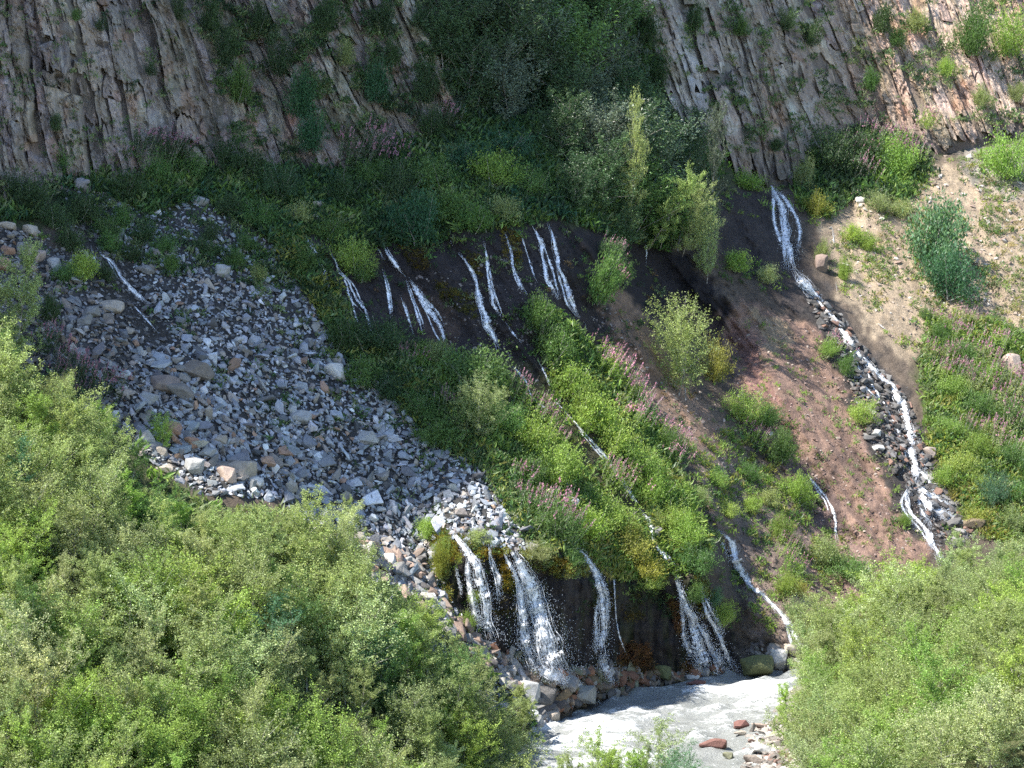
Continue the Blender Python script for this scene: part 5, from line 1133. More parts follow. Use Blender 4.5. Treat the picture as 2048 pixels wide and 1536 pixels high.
# sun on the ridge between the falls: a chain of bright bushes
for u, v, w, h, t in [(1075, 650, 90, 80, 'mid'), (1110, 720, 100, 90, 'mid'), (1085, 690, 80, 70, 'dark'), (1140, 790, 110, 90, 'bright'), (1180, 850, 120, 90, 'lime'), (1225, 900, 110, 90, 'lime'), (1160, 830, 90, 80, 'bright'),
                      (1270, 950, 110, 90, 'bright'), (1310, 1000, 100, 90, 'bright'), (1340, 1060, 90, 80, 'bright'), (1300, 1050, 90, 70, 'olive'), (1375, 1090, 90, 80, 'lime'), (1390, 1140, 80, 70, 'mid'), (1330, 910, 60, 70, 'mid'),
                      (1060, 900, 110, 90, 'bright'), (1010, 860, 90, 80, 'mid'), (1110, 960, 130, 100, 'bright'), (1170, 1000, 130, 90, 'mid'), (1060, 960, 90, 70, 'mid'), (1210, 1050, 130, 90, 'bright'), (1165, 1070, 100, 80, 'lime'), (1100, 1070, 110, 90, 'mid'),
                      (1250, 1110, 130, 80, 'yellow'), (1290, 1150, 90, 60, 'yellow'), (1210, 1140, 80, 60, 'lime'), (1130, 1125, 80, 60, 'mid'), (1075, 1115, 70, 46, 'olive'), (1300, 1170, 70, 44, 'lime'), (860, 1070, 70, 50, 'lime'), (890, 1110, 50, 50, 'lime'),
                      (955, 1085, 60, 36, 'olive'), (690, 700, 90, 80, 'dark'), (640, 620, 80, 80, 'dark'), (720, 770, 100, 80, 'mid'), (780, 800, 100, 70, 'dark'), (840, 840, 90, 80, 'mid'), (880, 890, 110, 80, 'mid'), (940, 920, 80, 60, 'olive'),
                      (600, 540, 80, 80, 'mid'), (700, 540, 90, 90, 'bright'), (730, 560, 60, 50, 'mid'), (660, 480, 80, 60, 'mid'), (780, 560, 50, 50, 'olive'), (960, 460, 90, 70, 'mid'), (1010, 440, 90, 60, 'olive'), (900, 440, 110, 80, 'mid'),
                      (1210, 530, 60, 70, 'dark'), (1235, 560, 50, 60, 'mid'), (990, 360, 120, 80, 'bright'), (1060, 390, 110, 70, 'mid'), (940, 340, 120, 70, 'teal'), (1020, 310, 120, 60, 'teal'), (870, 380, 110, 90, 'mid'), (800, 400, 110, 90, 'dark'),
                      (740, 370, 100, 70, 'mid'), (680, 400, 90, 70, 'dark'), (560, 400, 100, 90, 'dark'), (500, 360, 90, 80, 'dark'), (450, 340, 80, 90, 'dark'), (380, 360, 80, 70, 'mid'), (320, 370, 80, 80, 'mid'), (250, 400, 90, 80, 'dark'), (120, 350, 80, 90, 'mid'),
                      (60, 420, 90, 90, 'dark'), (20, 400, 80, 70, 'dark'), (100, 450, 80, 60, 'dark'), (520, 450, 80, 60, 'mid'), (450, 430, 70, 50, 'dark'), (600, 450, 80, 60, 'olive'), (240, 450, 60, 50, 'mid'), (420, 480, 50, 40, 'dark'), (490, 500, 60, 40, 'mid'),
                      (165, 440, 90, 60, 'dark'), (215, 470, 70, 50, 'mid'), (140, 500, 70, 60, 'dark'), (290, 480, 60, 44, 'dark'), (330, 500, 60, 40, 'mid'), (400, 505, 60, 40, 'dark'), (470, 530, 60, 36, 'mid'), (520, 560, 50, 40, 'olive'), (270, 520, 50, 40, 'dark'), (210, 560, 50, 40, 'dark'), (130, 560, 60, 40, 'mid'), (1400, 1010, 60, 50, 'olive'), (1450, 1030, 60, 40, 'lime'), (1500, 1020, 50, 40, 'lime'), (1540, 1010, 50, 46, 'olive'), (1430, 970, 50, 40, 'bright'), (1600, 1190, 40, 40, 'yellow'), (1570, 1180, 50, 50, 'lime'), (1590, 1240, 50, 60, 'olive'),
                      (1700, 480, 50, 44, 'lime'), (1740, 500, 50, 44, 'lime'), (1690, 560, 36, 60, 'lime'), (1760, 420, 60, 50, 'olive'), (1800, 430, 60, 44, 'olive'), (1640, 520, 30, 60, 'olive'), (1850, 640, 40, 30, 'mid'),
                      (1880, 680, 60, 50, 'mid'), (1930, 720, 70, 50, 'mid'), (1980, 760, 70, 50, 'bright'), (1900, 790, 80, 50, 'bright'), (1960, 830, 90, 60, 'mid'), (2030, 850, 90, 70, 'mid'), (1900, 870, 70, 50, 'bright'), (1960, 910, 80, 60, 'bright'),
                      (2030, 930, 80, 70, 'mid'), (1910, 950, 90, 60, 'lime'), (2040, 1010, 80, 70, 'mid'), (1950, 1040, 70, 40, 'yellow'), (1885, 970, 60, 50, 'bright'), (2020, 1060, 80, 60, 'olive'), (1890, 1010, 50, 40, 'bright'),
                      (1480, 1150, 40, 34, 'mid'), (1390, 1200, 50, 60, 'mid'), (1420, 1210, 36, 50, 'blue')]:
    for _try in range(3):
        if near_water([u, u, u - w * .3, u + w * .3, u], [v - h * .1, v - h * .5, v - h * .4, v - h * .4, v - h * .85], 1.0).any(): w *= 0.72; h *= 0.72; u += PR.choice([-8, 8])
    if near_water([u, u], [v - h * .2, v - h * .6], 2.0).any(): continue
    if inpoly(np.array([u]), np.array([v - h * 0.5]), GULLY)[0]: w *= 0.5; h *= 0.5
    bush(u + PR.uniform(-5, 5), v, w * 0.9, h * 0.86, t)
# willows filling the gully in the cliff
for u, v, h, t in [(930, 70, 130, 'willow'), (1000, 60, 120, 'dark'), (1080, 50, 120, 'mid'), (1150, 70, 120, 'dark'), (1210, 80, 110, 'mid'), (890, 130, 110, 'dark'), (970, 150, 140, 'dark'), (1050, 160, 140, 'willow'), (1130, 170, 130, 'mid'), (1210, 180, 120, 'willow'),
                   (940, 230, 120, 'dark'), (1010, 250, 130, 'willow'), (1090, 260, 140, 'dark'), (1170, 280, 140, 'willow'), (1240, 290, 120, 'dark')]:
    tree(u, v, h * 1.15, t, None, 1.0, where='cliff', kinds='willow', group='dark willow shrubs in the cliff gully')
for u, v, h, t in [(1180, 360, 140, 'willow'), (1120, 330, 130, 'dark'), (1250, 360, 140, 'dark'), (1310, 400, 150, 'willow'), (1200, 440, 150, 'dark'), (1270, 470, 150, 'mid'), (1150, 430, 110, 'dark'), (1370, 430, 130, 'dark'), (1380, 340, 110, 'dark'), (1330, 490, 110, 'mid'), (1240, 500, 90, 'dark')]:
    tree(u, v, h, t, None, 1.0, kinds='willow', group='dark willow shrubs in the cliff gully')
# bushes on cliff ledges
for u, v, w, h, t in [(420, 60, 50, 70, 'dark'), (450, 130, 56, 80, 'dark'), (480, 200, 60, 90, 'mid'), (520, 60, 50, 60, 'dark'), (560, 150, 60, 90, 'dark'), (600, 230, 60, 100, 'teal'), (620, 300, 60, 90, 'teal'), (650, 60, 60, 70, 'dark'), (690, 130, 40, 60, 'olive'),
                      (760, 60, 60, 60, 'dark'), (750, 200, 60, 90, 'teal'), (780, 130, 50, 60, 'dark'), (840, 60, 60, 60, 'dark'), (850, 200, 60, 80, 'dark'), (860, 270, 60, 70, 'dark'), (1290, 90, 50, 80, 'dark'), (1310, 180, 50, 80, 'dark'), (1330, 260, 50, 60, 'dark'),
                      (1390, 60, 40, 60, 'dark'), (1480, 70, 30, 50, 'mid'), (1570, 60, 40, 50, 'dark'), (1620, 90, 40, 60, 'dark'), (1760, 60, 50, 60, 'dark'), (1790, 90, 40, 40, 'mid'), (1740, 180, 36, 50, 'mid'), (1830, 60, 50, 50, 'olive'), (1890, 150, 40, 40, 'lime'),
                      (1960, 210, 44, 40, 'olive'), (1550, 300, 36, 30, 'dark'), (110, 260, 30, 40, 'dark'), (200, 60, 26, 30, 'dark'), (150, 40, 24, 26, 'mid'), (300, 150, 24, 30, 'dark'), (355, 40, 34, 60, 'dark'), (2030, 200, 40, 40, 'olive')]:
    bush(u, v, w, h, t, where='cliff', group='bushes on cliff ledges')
# fireweed
for u, v, w, h, t in [(1205, 720, 50, 50, 'bright'), (1235, 760, 56, 56, 'bright'), (1262, 800, 56, 56, 'bright'), (1215, 750, 56, 50, 'bright'), (1282, 840, 60, 56, 'mid'), (1250, 850, 60, 50, 'bright'), (1320, 880, 56, 50, 'bright'), (1355, 900, 50, 46, 'mid'), (1345, 930, 50, 46, 'mid'),
                      (1080, 1050, 76, 70, 'mid'), (1110, 1040, 76, 70, 'mid'), (1060, 1020, 60, 50, 'mid'), (1130, 1070, 60, 60, 'mid'), (1040, 970, 56, 46, 'mid'), (1240, 975, 60, 50, 'bright'), (1215, 960, 50, 50, 'bright'), (1060, 840, 60, 60, 'bright'), (1090, 860, 50, 50, 'bright'), (1030, 800, 60, 60, 'mid'), (1110, 890, 44, 40, 'bright'),
                      (1570, 1110, 36, 46, 'bright'), (1582, 1145, 36, 46, 'bright'), (1560, 1070, 30, 36, 'bright'), (1510, 885, 50, 40, 'bright'), (1660, 700, 40, 36, 'bright'), (885, 815, 40, 40, 'mid'), (815, 730, 44, 40, 'mid'),
                      (90, 700, 50, 60, 'dark'), (130, 740, 50, 60, 'dark'), (160, 770, 56, 60, 'dark'), (205, 790, 56, 60, 'dark'), (110, 770, 40, 60, 'dark'), (140, 800, 44, 50, 'dark'),
                      (1210, 520, 44, 50, 'mid'), (1225, 570, 40, 50, 'mid'), (700, 320, 60, 56, 'dark'), (740, 300, 60, 60, 'dark'), (770, 340, 60, 60, 'dark'), (330, 310, 60, 50, 'dark'), (290, 300, 56, 50, 'dark'), (250, 340, 56, 50, 'dark'), (890, 240, 50, 40, 'dark'), (360, 300, 50, 40, 'dark'),
                      (1745, 290, 50, 50, 'mid'), (1780, 330, 60, 60, 'bright'), (1820, 330, 50, 50, 'bright'), (1700, 320, 50, 50, 'dark'), (1720, 360, 50, 50, 'dark'), (1850, 250, 40, 40, 'bright'), (1810, 290, 40, 40, 'bright'),
                      (1880, 660, 56, 40, 'bright'), (1920, 690, 60, 46, 'bright'), (1960, 730, 60, 50, 'olive'), (2000, 770, 60, 60, 'olive'), (2035, 800, 60, 60, 'olive'), (1880, 760, 50, 44, 'bright'), (1920, 760, 50, 46, 'mid'), (1950, 780, 56, 50, 'olive'), (2000, 830, 60, 56, 'olive'), (2040, 870, 60, 60, 'olive'),
                      (1930, 870, 40, 44, 'mid'), (1975, 880, 56, 50, 'olive'), (1870, 720, 44, 40, 'olive'), (2020, 910, 56, 50, 'olive'), (1900, 720, 50, 40, 'olive'), (1990, 700, 50, 46, 'bright'), (1940, 650, 40, 36, 'olive')]:
    fireweed(u + PR.uniform(-4, 4), v, w * 1.15, h * 1.2, t, PR.uniform(0.75, 1.2) * (1.45 if 1180 < u < 1380 else 1.0), where='cliff' if v < v_cliff(u) - 6 else 'hill')
# --- birch thicket, left
THICK_TOP = np.array([(-80, 560), (0, 585), (50, 690), (100, 770), (170, 790), (230, 830), (262, 895), (300, 990), (380, 1015), (450, 1035), (540, 1030), (600, 1000), (640, 1000), (690, 1050), (720, 1090), (740, 1150), (800, 1185), (850, 1200), (885, 1250), (940, 1290), (1000, 1330), (1040, 1370), (1075, 1420), (1090, 1480), (1110, 1540), (1180, 1640)], float)
v = 700.0; row = 0
while v < 1790:
    u = -60 + (row % 2) * 38
    while u < 1180:
        uu = u + PR.uniform(-26, 26); vv = v + PR.uniform(-22, 22); h = PR.uniform(135, 215); top = np.interp(uu, THICK_TOP[:, 0], THICK_TOP[:, 1])
        if uu > 600: h *= 0.92
        room = vv - top
        if room > 62 and vv < 1780:
            h = min(h, room * PR.uniform(0.92, 1.06)) * (0.8 if uu > 960 and vv > 1400 else 1.0)
            t = PR.choice(['birch', 'olive', 'lime', 'pale', 'bright', 'mid', 'blue'], p=[.28, .24, .12, .18, .10, .05, .03])
            tree(uu, vv, h, t, None, 1.1 if h > 110 else 1.35, group='birches of the left thicket')
        u += 76
    v += 62; row += 1
# --- thicket on the near bank, right
for y in np.arange(104, 146, 3.1):
    for x in np.arange(11.5, 40, 2.15):
        xx = x + PR.uniform(-.7, .7); yy = y + PR.uniform(-1, 1); z = float(bank_z(np.array(xx), np.array(yy)))
        uu, vv = project(np.array((xx, yy, z)))
        if z < 0.55 or xx < np.interp(yy, [104, 124, 130, 137, 146], [13.5, 15.2, 15.8, 17.2, 18.6]) or uu > 2330: continue
        hh = PR.uniform(4.0, 5.6) * np.interp(xx, [14, 18, 24], [0.62, 0.85, 0.92]) * np.interp(xx, [23, 29], [1, 0.82]); hp = hh / float(mpp(yy))
        if vv - hp > 1560: continue
        t = PR.choice(['birch', 'olive', 'lime', 'pale', 'bright'], p=[.30, .22, .16, .16, .16])
        tree(uu, vv, hp, t, None, 1.15, group='birches of the right thicket', P=np.array((xx, yy, z)), ax=mathutils.Vector((0, 0, 1)))
for x, y, hh, t in [(4.6, 116.8, 3.9, 'birch'), (6.2, 116.0, 3.3, 'bright'), (7.4, 116.8, 4.0, 'pale'), (3.2, 116, 3.2, 'olive'), (5.4, 114, 3.6, 'lime'), (2.2, 115.5, 3.4, 'birch'), (8.6, 115.8, 3.0, 'blue')]:
    z = float(bank_z(np.array(x), np.array(y))); uu, vv = project(np.array((x, y, z)))
    tree(uu, vv, hh / float(mpp(y)), t, None, 1.15, group='bushes at the bottom edge by the river', P=np.array((x, y, z)), ax=mathutils.Vector((0, 0, 1)))
print('things', len(THINGS))
# ------------------------------------------------------------ ground cover nobody could count
def tuft_template(seed, n=16, blade=0.5, slim=0.30, flat=0.5):
    r = np.random.default_rng(seed); C = r.normal(0, 0.30, (n, 3)); C[:, 2] = np.abs(C[:, 2]) * 0.9 + 0.12; d = C.copy(); d[:, 2] += 0.45; d /= np.linalg.norm(d, axis=1, keepdims=True)
    V, F = leaf_quads(C, blade, r, d * (1 - flat), slim, 0.2); return V, F
TUFTS = [tuft_template(900 + k, 15) for k in range(6)]; SMALL = [tuft_template(920 + k, 22, 0.30, 0.55, 0.2) for k in range(6)]; GRASS = [tuft_template(940 + k, 13, 0.95, 0.10, 0.0) for k in range(5)]
def cover(name, label, poly, n, lo, hi, tones, seed, lib=TUFTS, where='hill', weights=None, hole=(), density=None, lift=0.0, mat=None, tall=1.0, parent=None):
    r = np.random.default_rng(seed); uv = scatter_poly(poly, n, r, hole)
    if density is not None:
        sc, th = density; uv = uv[fbm(uv[:, 0] / sc, uv[:, 1] / sc, seed, 3) + r.normal(0, 0.10, len(uv)) > th]
    if where == 'hill': uv = uv[~near_water(uv[:, 0], uv[:, 1] - (lo + hi) * 0.16, 2.0) & (~inpoly(uv[:, 0], uv[:, 1], GULLY) | (r.random(len(uv)) < 0.22))]
    m = len(uv); px = r.uniform(lo, hi, m); P = Phill(uv[:, 0], uv[:, 1]) if where == 'hill' else Pcliff(uv[:, 0], uv[:, 1], 0.75)
    N = Nhill(uv[:, 0], uv[:, 1], 20) if where == 'hill' else np.tile(np.array((0.15, -0.6, 0.78)), (m, 1))
    N = N * 0.45 + np.array((0, 0, 0.55)); N /= np.linalg.norm(N, axis=1, keepdims=True); sz = px * mpp(P[:, 1]); mats = rot_mats(m, r, 0.18, N)
    T = np.array([TONE[t] if isinstance(t, str) else t for t in tones]); pick = 0.5 + 0.5 * fbm(uv[:, 0] / 45, uv[:, 1] / 45, seed + 5, 3) * 1.5 + r.normal(0, 0.16, m)
    ti = np.clip((pick * len(T)).astype(int), 0, len(T) - 1); c = T[ti] * r.uniform(0.78, 1.22, (m, 1)) * r.uniform(0.94, 1.06, (m, 3))
    P = P + N * (sz * lift)[:, None]; idx = r.integers(0, len(lib), m); Vs, Fs, Cs = [], [], []; off = 0
    for k, (hv, hf) in enumerate(lib):
        s = np.nonzero(idx == k)[0]
        if not len(s): continue
        v = np.einsum('nij,vj->nvi', mats[s], hv * np.array((1, 1, tall))) * sz[s][:, None, None] + P[s][:, None]
        f = hf[None] + (off + np.arange(len(s)) * len(hv))[:, None, None]; nl = len(hv) // 4
        cc = np.repeat(c[s], len(hv), 0) * np.repeat(np.clip(r.normal(1, 0.22, (len(s) * nl, 1)), 0.4, 1.8), 4, 0)
        Vs.append(v.reshape(-1, 3)); Fs.append(f.reshape(-1, 4)); Cs.append(cc); off += len(s) * len(hv)
    o = obj(name, mesh_np(name, np.concatenate(Vs), np.concatenate(Fs), mat or M_LEAF, np.concatenate(Cs))); tag(o, label, kind='stuff'); return o
BELT = [(-60, 405), (90, 385), (160, 340), (300, 345), (430, 325), (600, 345), (700, 340), (800, 290), (900, 262), (1000, 245), (1200, 240), (1350, 262), (1440, 320), (1400, 420), (1400, 470), (1320, 500), (1200, 470), (1120, 440), (1000, 455), (900, 465), (860, 500), (780, 490), (700, 520),
        (640, 470), (600, 470), (560, 500), (480, 440), (400, 400), (300, 430), (200, 385), (110, 375), (60, 440), (0, 450)]
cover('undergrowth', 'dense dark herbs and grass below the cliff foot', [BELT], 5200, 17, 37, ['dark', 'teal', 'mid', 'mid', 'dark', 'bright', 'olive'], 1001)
cover('herbs', 'shaded herbs along the right edge of the scree', [[(560, 440), (620, 480), (665, 560), (700, 660), (800, 720), (900, 800), (980, 900), (1050, 990), (1060, 1090), (1000, 1000), (960, 935), (850, 875), (790, 795), (690, 710), (620, 600), (560, 510)]], 2300, 14, 32, ['dark', 'mid', 'olive', 'mid', 'yellow', 'dark'], 1003)
cover('herbs', 'green herbs between the falls and over the lower ledge', [[(820, 690), (900, 705), (1020, 740), (1060, 800), (1110, 800), (1060, 620), (1120, 620), (1200, 720), (1300, 830), (1370, 960), (1420, 1080), (1400, 1150), (1320, 1155), (1140, 1125), (1070, 1100), (1050, 1000), (960, 900), (850, 800)]], 3600, 14, 32, ['mid', 'bright', 'lime', 'bright', 'mid', 'yellow', 'olive'], 1005)
cover('herbs', 'yellow green herbs on the right flowery field', [[(1850, 640), (1950, 640), (2280, 720), (2280, 1180), (1990, 1070), (1920, 1010), (1880, 940), (1850, 860), (1840, 750)]], 4300, 13, 28, ['mid', 'bright', 'olive', 'lime', 'bright', 'yellow', 'mid'], 1007)
cover('herbs', 'dark herbs right of the cave under the cliff', [[(1575, 320), (1700, 262), (1830, 280), (1860, 340), (1820, 400), (1700, 400), (1660, 440), (1600, 420)]], 900, 14, 32, ['dark', 'dark', 'mid', 'bright'], 1009)
cover('grass', 'scattered tufts on the brown slope', [[(1370, 880), (1480, 860), (1560, 900), (1640, 1010), (1720, 1140), (1700, 1230), (1600, 1290), (1500, 1240), (1420, 1080), (1380, 980)]], 1500, 8, 20, ['olive', 'lime', 'bright', 'yellow', 'mid'], 1011, density=(45, -0.02))
cover('grass', 'sparse yellow green plants on the tan slope', [[(1640, 440), (1720, 390), (1850, 330), (2280, 250), (2280, 780), (1880, 720), (1780, 690), (1680, 580)]], 3200, 6, 17, ['olive', 'lime', 'yellow', 'olive', 'mid', (0.33, 0.28, 0.15)], 1013, density=(50, 0.0))
cover('grass', 'little plants dotted over the red earth', [[(1490, 640), (1600, 650), (1720, 760), (1800, 900), (1850, 1080), (1760, 1140), (1640, 1020), (1540, 860)]], 260, 6, 16, ['lime', 'olive', 'bright'], 1015)
cover('grass', 'green tufts growing among the scree stones', [[(100, 390), (300, 430), (480, 450), (640, 640), (800, 810), (1040, 1030), (1040, 1090), (600, 960), (300, 640)]], 700, 10, 24, ['dark', 'mid', 'olive'], 1017, density=(40, 0.16))
cover('grass', 'green growth creeping over the upper scree', [[(100, 380), (300, 425), (480, 440), (600, 560), (560, 600), (420, 540), (330, 560), (250, 520), (120, 500)]], 700, 12, 26, ['dark', 'mid', 'dark', 'olive'], 1016, density=(40, -0.02))
cover('grass', 'faint plants on the dark wall', [DARKWALL, [(1180, 520), (1300, 560), (1440, 820), (1400, 900), (1250, 700)]], 620, 7, 18, ['dark', 'mid', 'olive', (0.16, 0.11, 0.06)], 1019, density=(38, 0.0))
cover('moss', 'golden brown moss along the lip of the lower falls', [[(860, 1050), (890, 1058), (960, 1090), (1040, 1100), (1150, 1128), (1180, 1150), (1120, 1160), (1040, 1128), (960, 1120), (900, 1130), (900, 1240), (880, 1230), (868, 1120)], [(1390, 1140), (1420, 1180), (1410, 1240), (1385, 1190)], [(985, 1095), (1010, 1110), (1040, 1190), (1010, 1190)]], 1500, 6, 15, [(0.17, 0.115, 0.02), (0.23, 0.17, 0.025), 'yellow', (0.12, 0.10, 0.02), 'olive'], 1021, lib=SMALL)
cover('moss', 'yellow brown moss on the dark upper wall', [[(870, 560), (960, 600), (950, 640), (880, 600)], [(1000, 455), (1040, 470), (1040, 540), (1005, 520)], [(800, 490), (850, 500), (860, 540), (820, 540)], [(930, 500), (955, 510), (965, 560), (940, 540)], [(640, 500), (660, 520), (660, 560), (645, 540)]], 420, 5, 13, [(0.10, 0.075, 0.018), (0.15, 0.12, 0.02), (0.07, 0.07, 0.02)], 1023, lib=SMALL)
cover('yellow_herbs', 'yellow and reddish herbs on the lower ledge', [[(1140, 1060), (1260, 1050), (1330, 1130), (1330, 1165), (1240, 1165), (1160, 1140)], [(1290, 930), (1340, 1000), (1320, 1040), (1270, 970)], [(1210, 880), (1260, 960), (1240, 990)], [(1880, 960), (2040, 1000), (2040, 1100), (1960, 1070)]], 1100, 12, 26, ['yellow', 'lime', (0.24, 0.21, 0.07), 'yellow', 'bright'], 1025)
cover('ledge_plants', 'grass and small plants growing in the cliff cracks', [[(380, -60), (900, -60), (900, 270), (700, 330), (600, 340), (480, 320), (420, 150)]], 4600, 8, 20, ['dark', 'olive', 'mid', 'dark'], 1027, where='cliff', density=(34, 0.14))
cover('ledge_plants', 'dark plants filling the gully in the cliff', [[(890, -60), (1240, -60), (1300, 80), (1340, 250), (1200, 260), (900, 280)]], 3000, 14, 32, ['dark', 'teal', 'dark', 'mid', 'willow'], 1029, where='cliff')
cover('ledge_plants', 'tufts in the cracks of the right cliff', [[(1260, -60), (2100, -60), (2100, 250), (1700, 250), (1560, 330), (1400, 290)]], 3600, 7, 18, ['dark', 'olive', 'mid', 'olive'], 1031, where='cliff', density=(30, 0.16))
cover('ledge_plants', 'sparse tufts in the cracks of the left cliff', [[(-60, -60), (400, -60), (440, 330), (0, 390)]], 1500, 7, 16, ['dark', 'olive', 'mid'], 1033, where='cliff', density=(30, 0.22))
cover('thicket_floor', 'grass and low leaves under the birch thicket', [[(-60, 660), (130, 800), (260, 900), (420, 1020), (600, 1030), (720, 1140), (860, 1240), (1000, 1370), (1100, 1500), (1100, 1600), (-60, 1600)]], 1500, 28, 54, ['mid', 'bright', 'olive', 'birch', 'dark'], 1035, hole=[])
_r = np.random.default_rng(1051); _pl = [(u, v + px * 0.35, px) for o, u, v, px, k in THINGS if k.startswith('shrub') and v > v_cliff(u) + 20]
cover('low_herbs', 'low herbs and grass spreading round the shrubs', [[(u + px * (0.75 + 0.4 * _r.random()) * math.cos(a) + 3 * _r.normal(), v + px * 0.5 * math.sin(a) + 4) for a in np.arange(0, 6.28, 0.7)] for u, v, px in _pl], 2300, 8, 19, ['mid', 'olive', 'bright', 'mid', 'lime'], 1053)
cover('hanging_moss', 'dark green moss and roots hanging down the wet bank', [[(1150, 1140), (1340, 1165), (1390, 1200), (1400, 1260), (1150, 1230)], [(900, 1130), (1010, 1120), (1040, 1260), (960, 1230)]], 620, 7, 17, ['dark', (0.05, 0.055, 0.02), (0.09, 0.07, 0.02)], 1037, lib=SMALL, density=(26, 0.0))
cover('dry_brush', 'brown dry brush at the foot of the dark bank', [[(1240, 1290), (1290, 1290), (1310, 1350), (1230, 1350)], [(1330, 1200), (1350, 1200), (1385, 1290), (1360, 1290)], [(1370, 1320), (1410, 1320), (1410, 1350), (1350, 1350)]], 300, 8, 20, [(0.16, 0.08, 0.04), (0.12, 0.07, 0.03), (0.2, 0.13, 0.06)], 1039, lib=GRASS)
# ------------------------------------------------------------ what each thing is and where it stands
MARKS = [(0, 450, 'the long pale slab'), (62, 460, 'the perched tan block'), (165, 372, 'the top of the scree tongue'), (245, 560, 'the small gully trickle'), (222, 615, 'the jutting tan block'), (395, 745, 'the ridged brown slab'),
         (330, 770, 'the broad brown boulder'), (445, 545, 'the pointed pale slab'), (600, 835, 'the large grey scree block'), (735, 880, 'the leaning pale slab'), (670, 745, 'the whitish scree edge boulder'), (485, 935, 'the large sunlit tan boulder'),
         (345, 860, 'the reddish sunlit boulder'), (735, 1135, 'the orange tinted slab'), (875, 1200, 'the leftmost lower fall'), (955, 1150, 'the tall mossy lower fall'), (1075, 1240, 'the widest lower waterfall'), (1203, 1230, 'the straight lower fall'),
         (1395, 1270, 'the broad river fall'), (1450, 1290, 'the narrow river fall'), (1515, 1332, 'the rounded mossy boulder'), (1060, 1385, 'the light grey shore boulder'), (1165, 1390, 'the flat lichen boulder'), (1426, 1490, 'the long reddish river boulder'),
         (1530, 1500, 'the flat pale gravel bar stone'), (1590, 1270, 'the last cascade'), (1470, 1110, 'the brown slope cascade'), (1315, 1068, 'the dark upright cascade stone'), (1668, 1035, 'the red gully cascade'), (1560, 460, 'the high bluish waterfall'),
         (1793, 812, 'the black stream boulder'), (1862, 1010, 'the grey mid stream slab'), (1940, 1050, 'the overhanging brown slab'), (1720, 700, 'the upper run of the right stream'), (1862, 455, 'the blue green slope bush'), (2020, 735, 'the large pink boulder'),
         (1975, 70, 'the leafy cliff top bushes'), (1540, 340, 'the cave mouth'), (1350, 700, 'the lone round sapling'), (1300, 400, 'the sunlit leaning birches'), (1125, 520, 'the twin tall falls'), (965, 600, 'the wide spreading fall'), (840, 580, 'the long slanting fall'),
         (700, 560, 'the split fall'), (628, 520, 'the leftmost wall fall'), (628, 410, 'the tan boulder among shrubs'), (946, 830, 'the small yellowish sapling'), (1140, 1005, 'the pale stone among herbs'), (1250, 1110, 'the yellow lower ledge herbs'),
         (1240, 790, 'the pink ridge flowers'), (1340, 1000, 'the foot of the flowery ridge'), (560, 200, 'the pink rock patch'), (470, 100, 'the green cliff cleft'), (250, 150, 'the bare left cliff'), (750, 150, 'the lichened cliff buttress'), (1000, 60, 'the gully top'),
         (1080, 220, 'the gully middle'), (1380, 160, 'the smooth grey cliff slab'), (1650, 150, 'the leaning right columns'), (1830, 150, 'the sunlit orange columns'), (150, 340, 'the left cliff foot'), (430, 340, 'the mid left cliff foot'), (740, 330, 'the pink cliff foot flowers'),
         (1780, 320, 'the pink flowers by the cave shrubs'), (0, 650, 'the left edge birch'), (150, 850, 'the thicket crest below the gully'), (90, 1100, 'the stony gap in the thicket'), (300, 1000, 'the thicket below the sunlit boulders'), (600, 1030, 'the thicket tip beside the scree'),
         (100, 1400, 'the lower left corner'), (400, 1250, 'the heart of the left thicket'), (400, 1480, 'the bottom edge of the left thicket'), (700, 1250, 'the thicket slope below the orange slab'), (750, 1480, 'the bottom middle of the left thicket'),
         (950, 1400, 'the thicket edge above the shore'), (1050, 1510, 'the thicket corner at the rapids'), (1250, 1500, 'the bottom edge of the river'), (1640, 1280, 'the left shoulder of the right thicket'), (1620, 1450, 'the river side of the right thicket'),
         (1850, 1180, 'the crest of the right thicket'), (2020, 1120, 'the right thicket below the flower field'), (1850, 1350, 'the heart of the right thicket'), (2020, 1350, 'the right edge of the right thicket'), (1780, 1500, 'the bottom of the right thicket'),
         (2000, 1500, 'the lower right corner'), (1900, 780, 'the left part of the flower field'), (2010, 830, 'the right part of the flower field'), (1950, 930, 'the lower flower field'), (1520, 900, 'the brown slope shrub line'), (1440, 1000, 'the upper brown slope'),
         (1700, 480, 'the notch beside the tan slope'), (140, 760, 'the purple flowers on the left rubble'), (1090, 1040, 'the pale pink flower bank'), (1570, 1110, 'the magenta flowers on the brown slope')]
def shade_word(o):
    c = np.array(o.color[:3]); l = c.mean(); w = (c[0] - c[2]) / (l + 1e-6)
    if w > 0.5: return 'rust brown'
    if w > 0.2: return 'tan' if l > 0.2 else 'brown'
    return 'black' if l < 0.085 else 'dark grey' if l < 0.15 else 'blue grey' if l < 0.22 else 'light grey' if l < 0.31 else 'whitish'
WORDS = dict(lime='yellow green', bright='fresh green', mid='mid green', dark='dark green', blue='blue green', olive='olive green', yellow='yellow', willow='grey green', birch='light green', pale='pale green', teal='deep green')
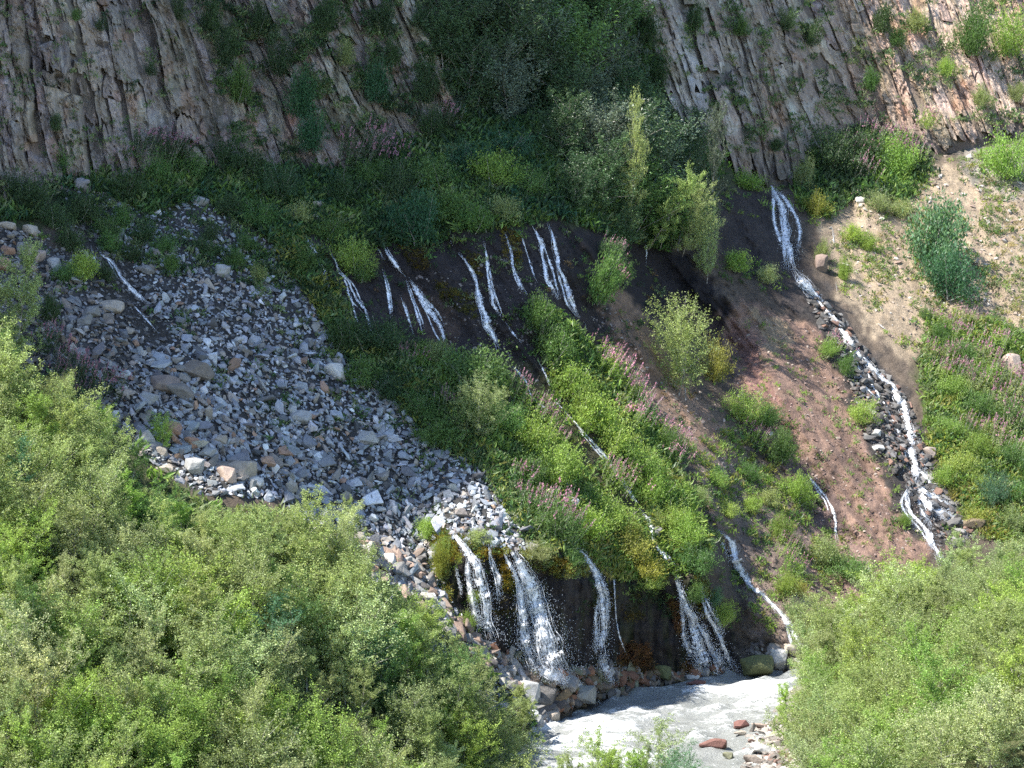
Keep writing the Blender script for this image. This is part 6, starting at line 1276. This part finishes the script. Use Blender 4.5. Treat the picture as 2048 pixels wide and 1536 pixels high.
SINGLE = dict(birch='birch sapling', willow='willow shrub', shrub='leafy shrub', fireweed='pink fireweed clump')
ROCKW = {'scree': 'angular scree rock', 'stream': 'stream bed rock', 'foot': 'broken scree foot rock', 'wet': 'wet shore rock', 'cascade foot': 'rock at the cascade foot', 'gravel bar': 'gravel bar cobble', 'gully': 'wet gully rock'}
ORD = ['nearest', 'second nearest', 'third nearest', 'fourth nearest', 'fifth nearest', 'sixth nearest', 'seventh nearest', 'eighth nearest', 'ninth nearest', 'tenth nearest', 'eleventh nearest', 'twelfth nearest', 'thirteenth nearest', 'fourteenth nearest', 'fifteenth nearest', 'sixteenth nearest', 'seventeenth nearest', 'eighteenth nearest']
mk = np.array([(a, b) for a, b, _ in MARKS], float); bins = {}
for o, u, v, px, kind in THINGS:
    if kind.split(':')[0] in SINGLE:
        kd, tn = kind.split(':'); size = ('small ' if px < 55 else 'broad ' if px > 100 else '') if kd != 'birch' else ('low ' if px < 80 else 'tall ' if px > 118 else ''); text = size + WORDS[tn] + ' ' + SINGLE[kd]
    else:
        size = 'small ' if px < 17 else 'large ' if px > 30 else ''; text = size + shade_word(o) + ' ' + ROCKW[kind]
        tag(o, None, 'rock', {'scree': 'larger rocks of the scree', 'stream': 'rocks in the right stream bed', 'foot': 'rocks at the foot of the scree', 'wet': 'wet rocks along the shore', 'cascade foot': 'rocks at the cascade foot', 'gravel bar': 'cobbles of the gravel bar', 'gully': 'wet rocks of the left gully'}[kind])
    if o.get('label'): continue
    d = np.hypot(mk[:, 0] - u, mk[:, 1] - v); i = int(d.argmin()); bins.setdefault((text, i), []).append((d[i], o, u, v))
for (text, i), L in bins.items():
    L.sort(key=lambda q: q[0])
    for k, (d, o, u, v) in enumerate(L):
        mu, mv, name = MARKS[i]
        side = ('above' if v < mv else 'below') if abs(v - mv) > abs(u - mu) else ('left of' if u < mu else 'right of')
        o['label'] = f'{text}, {ORD[min(k, len(ORD) - 1)]} to {name}' if len(L) > 1 else (f'{text} {side} {name}' if d > 25 else f'{text} beside {name}')
print('labelled', len(THINGS))
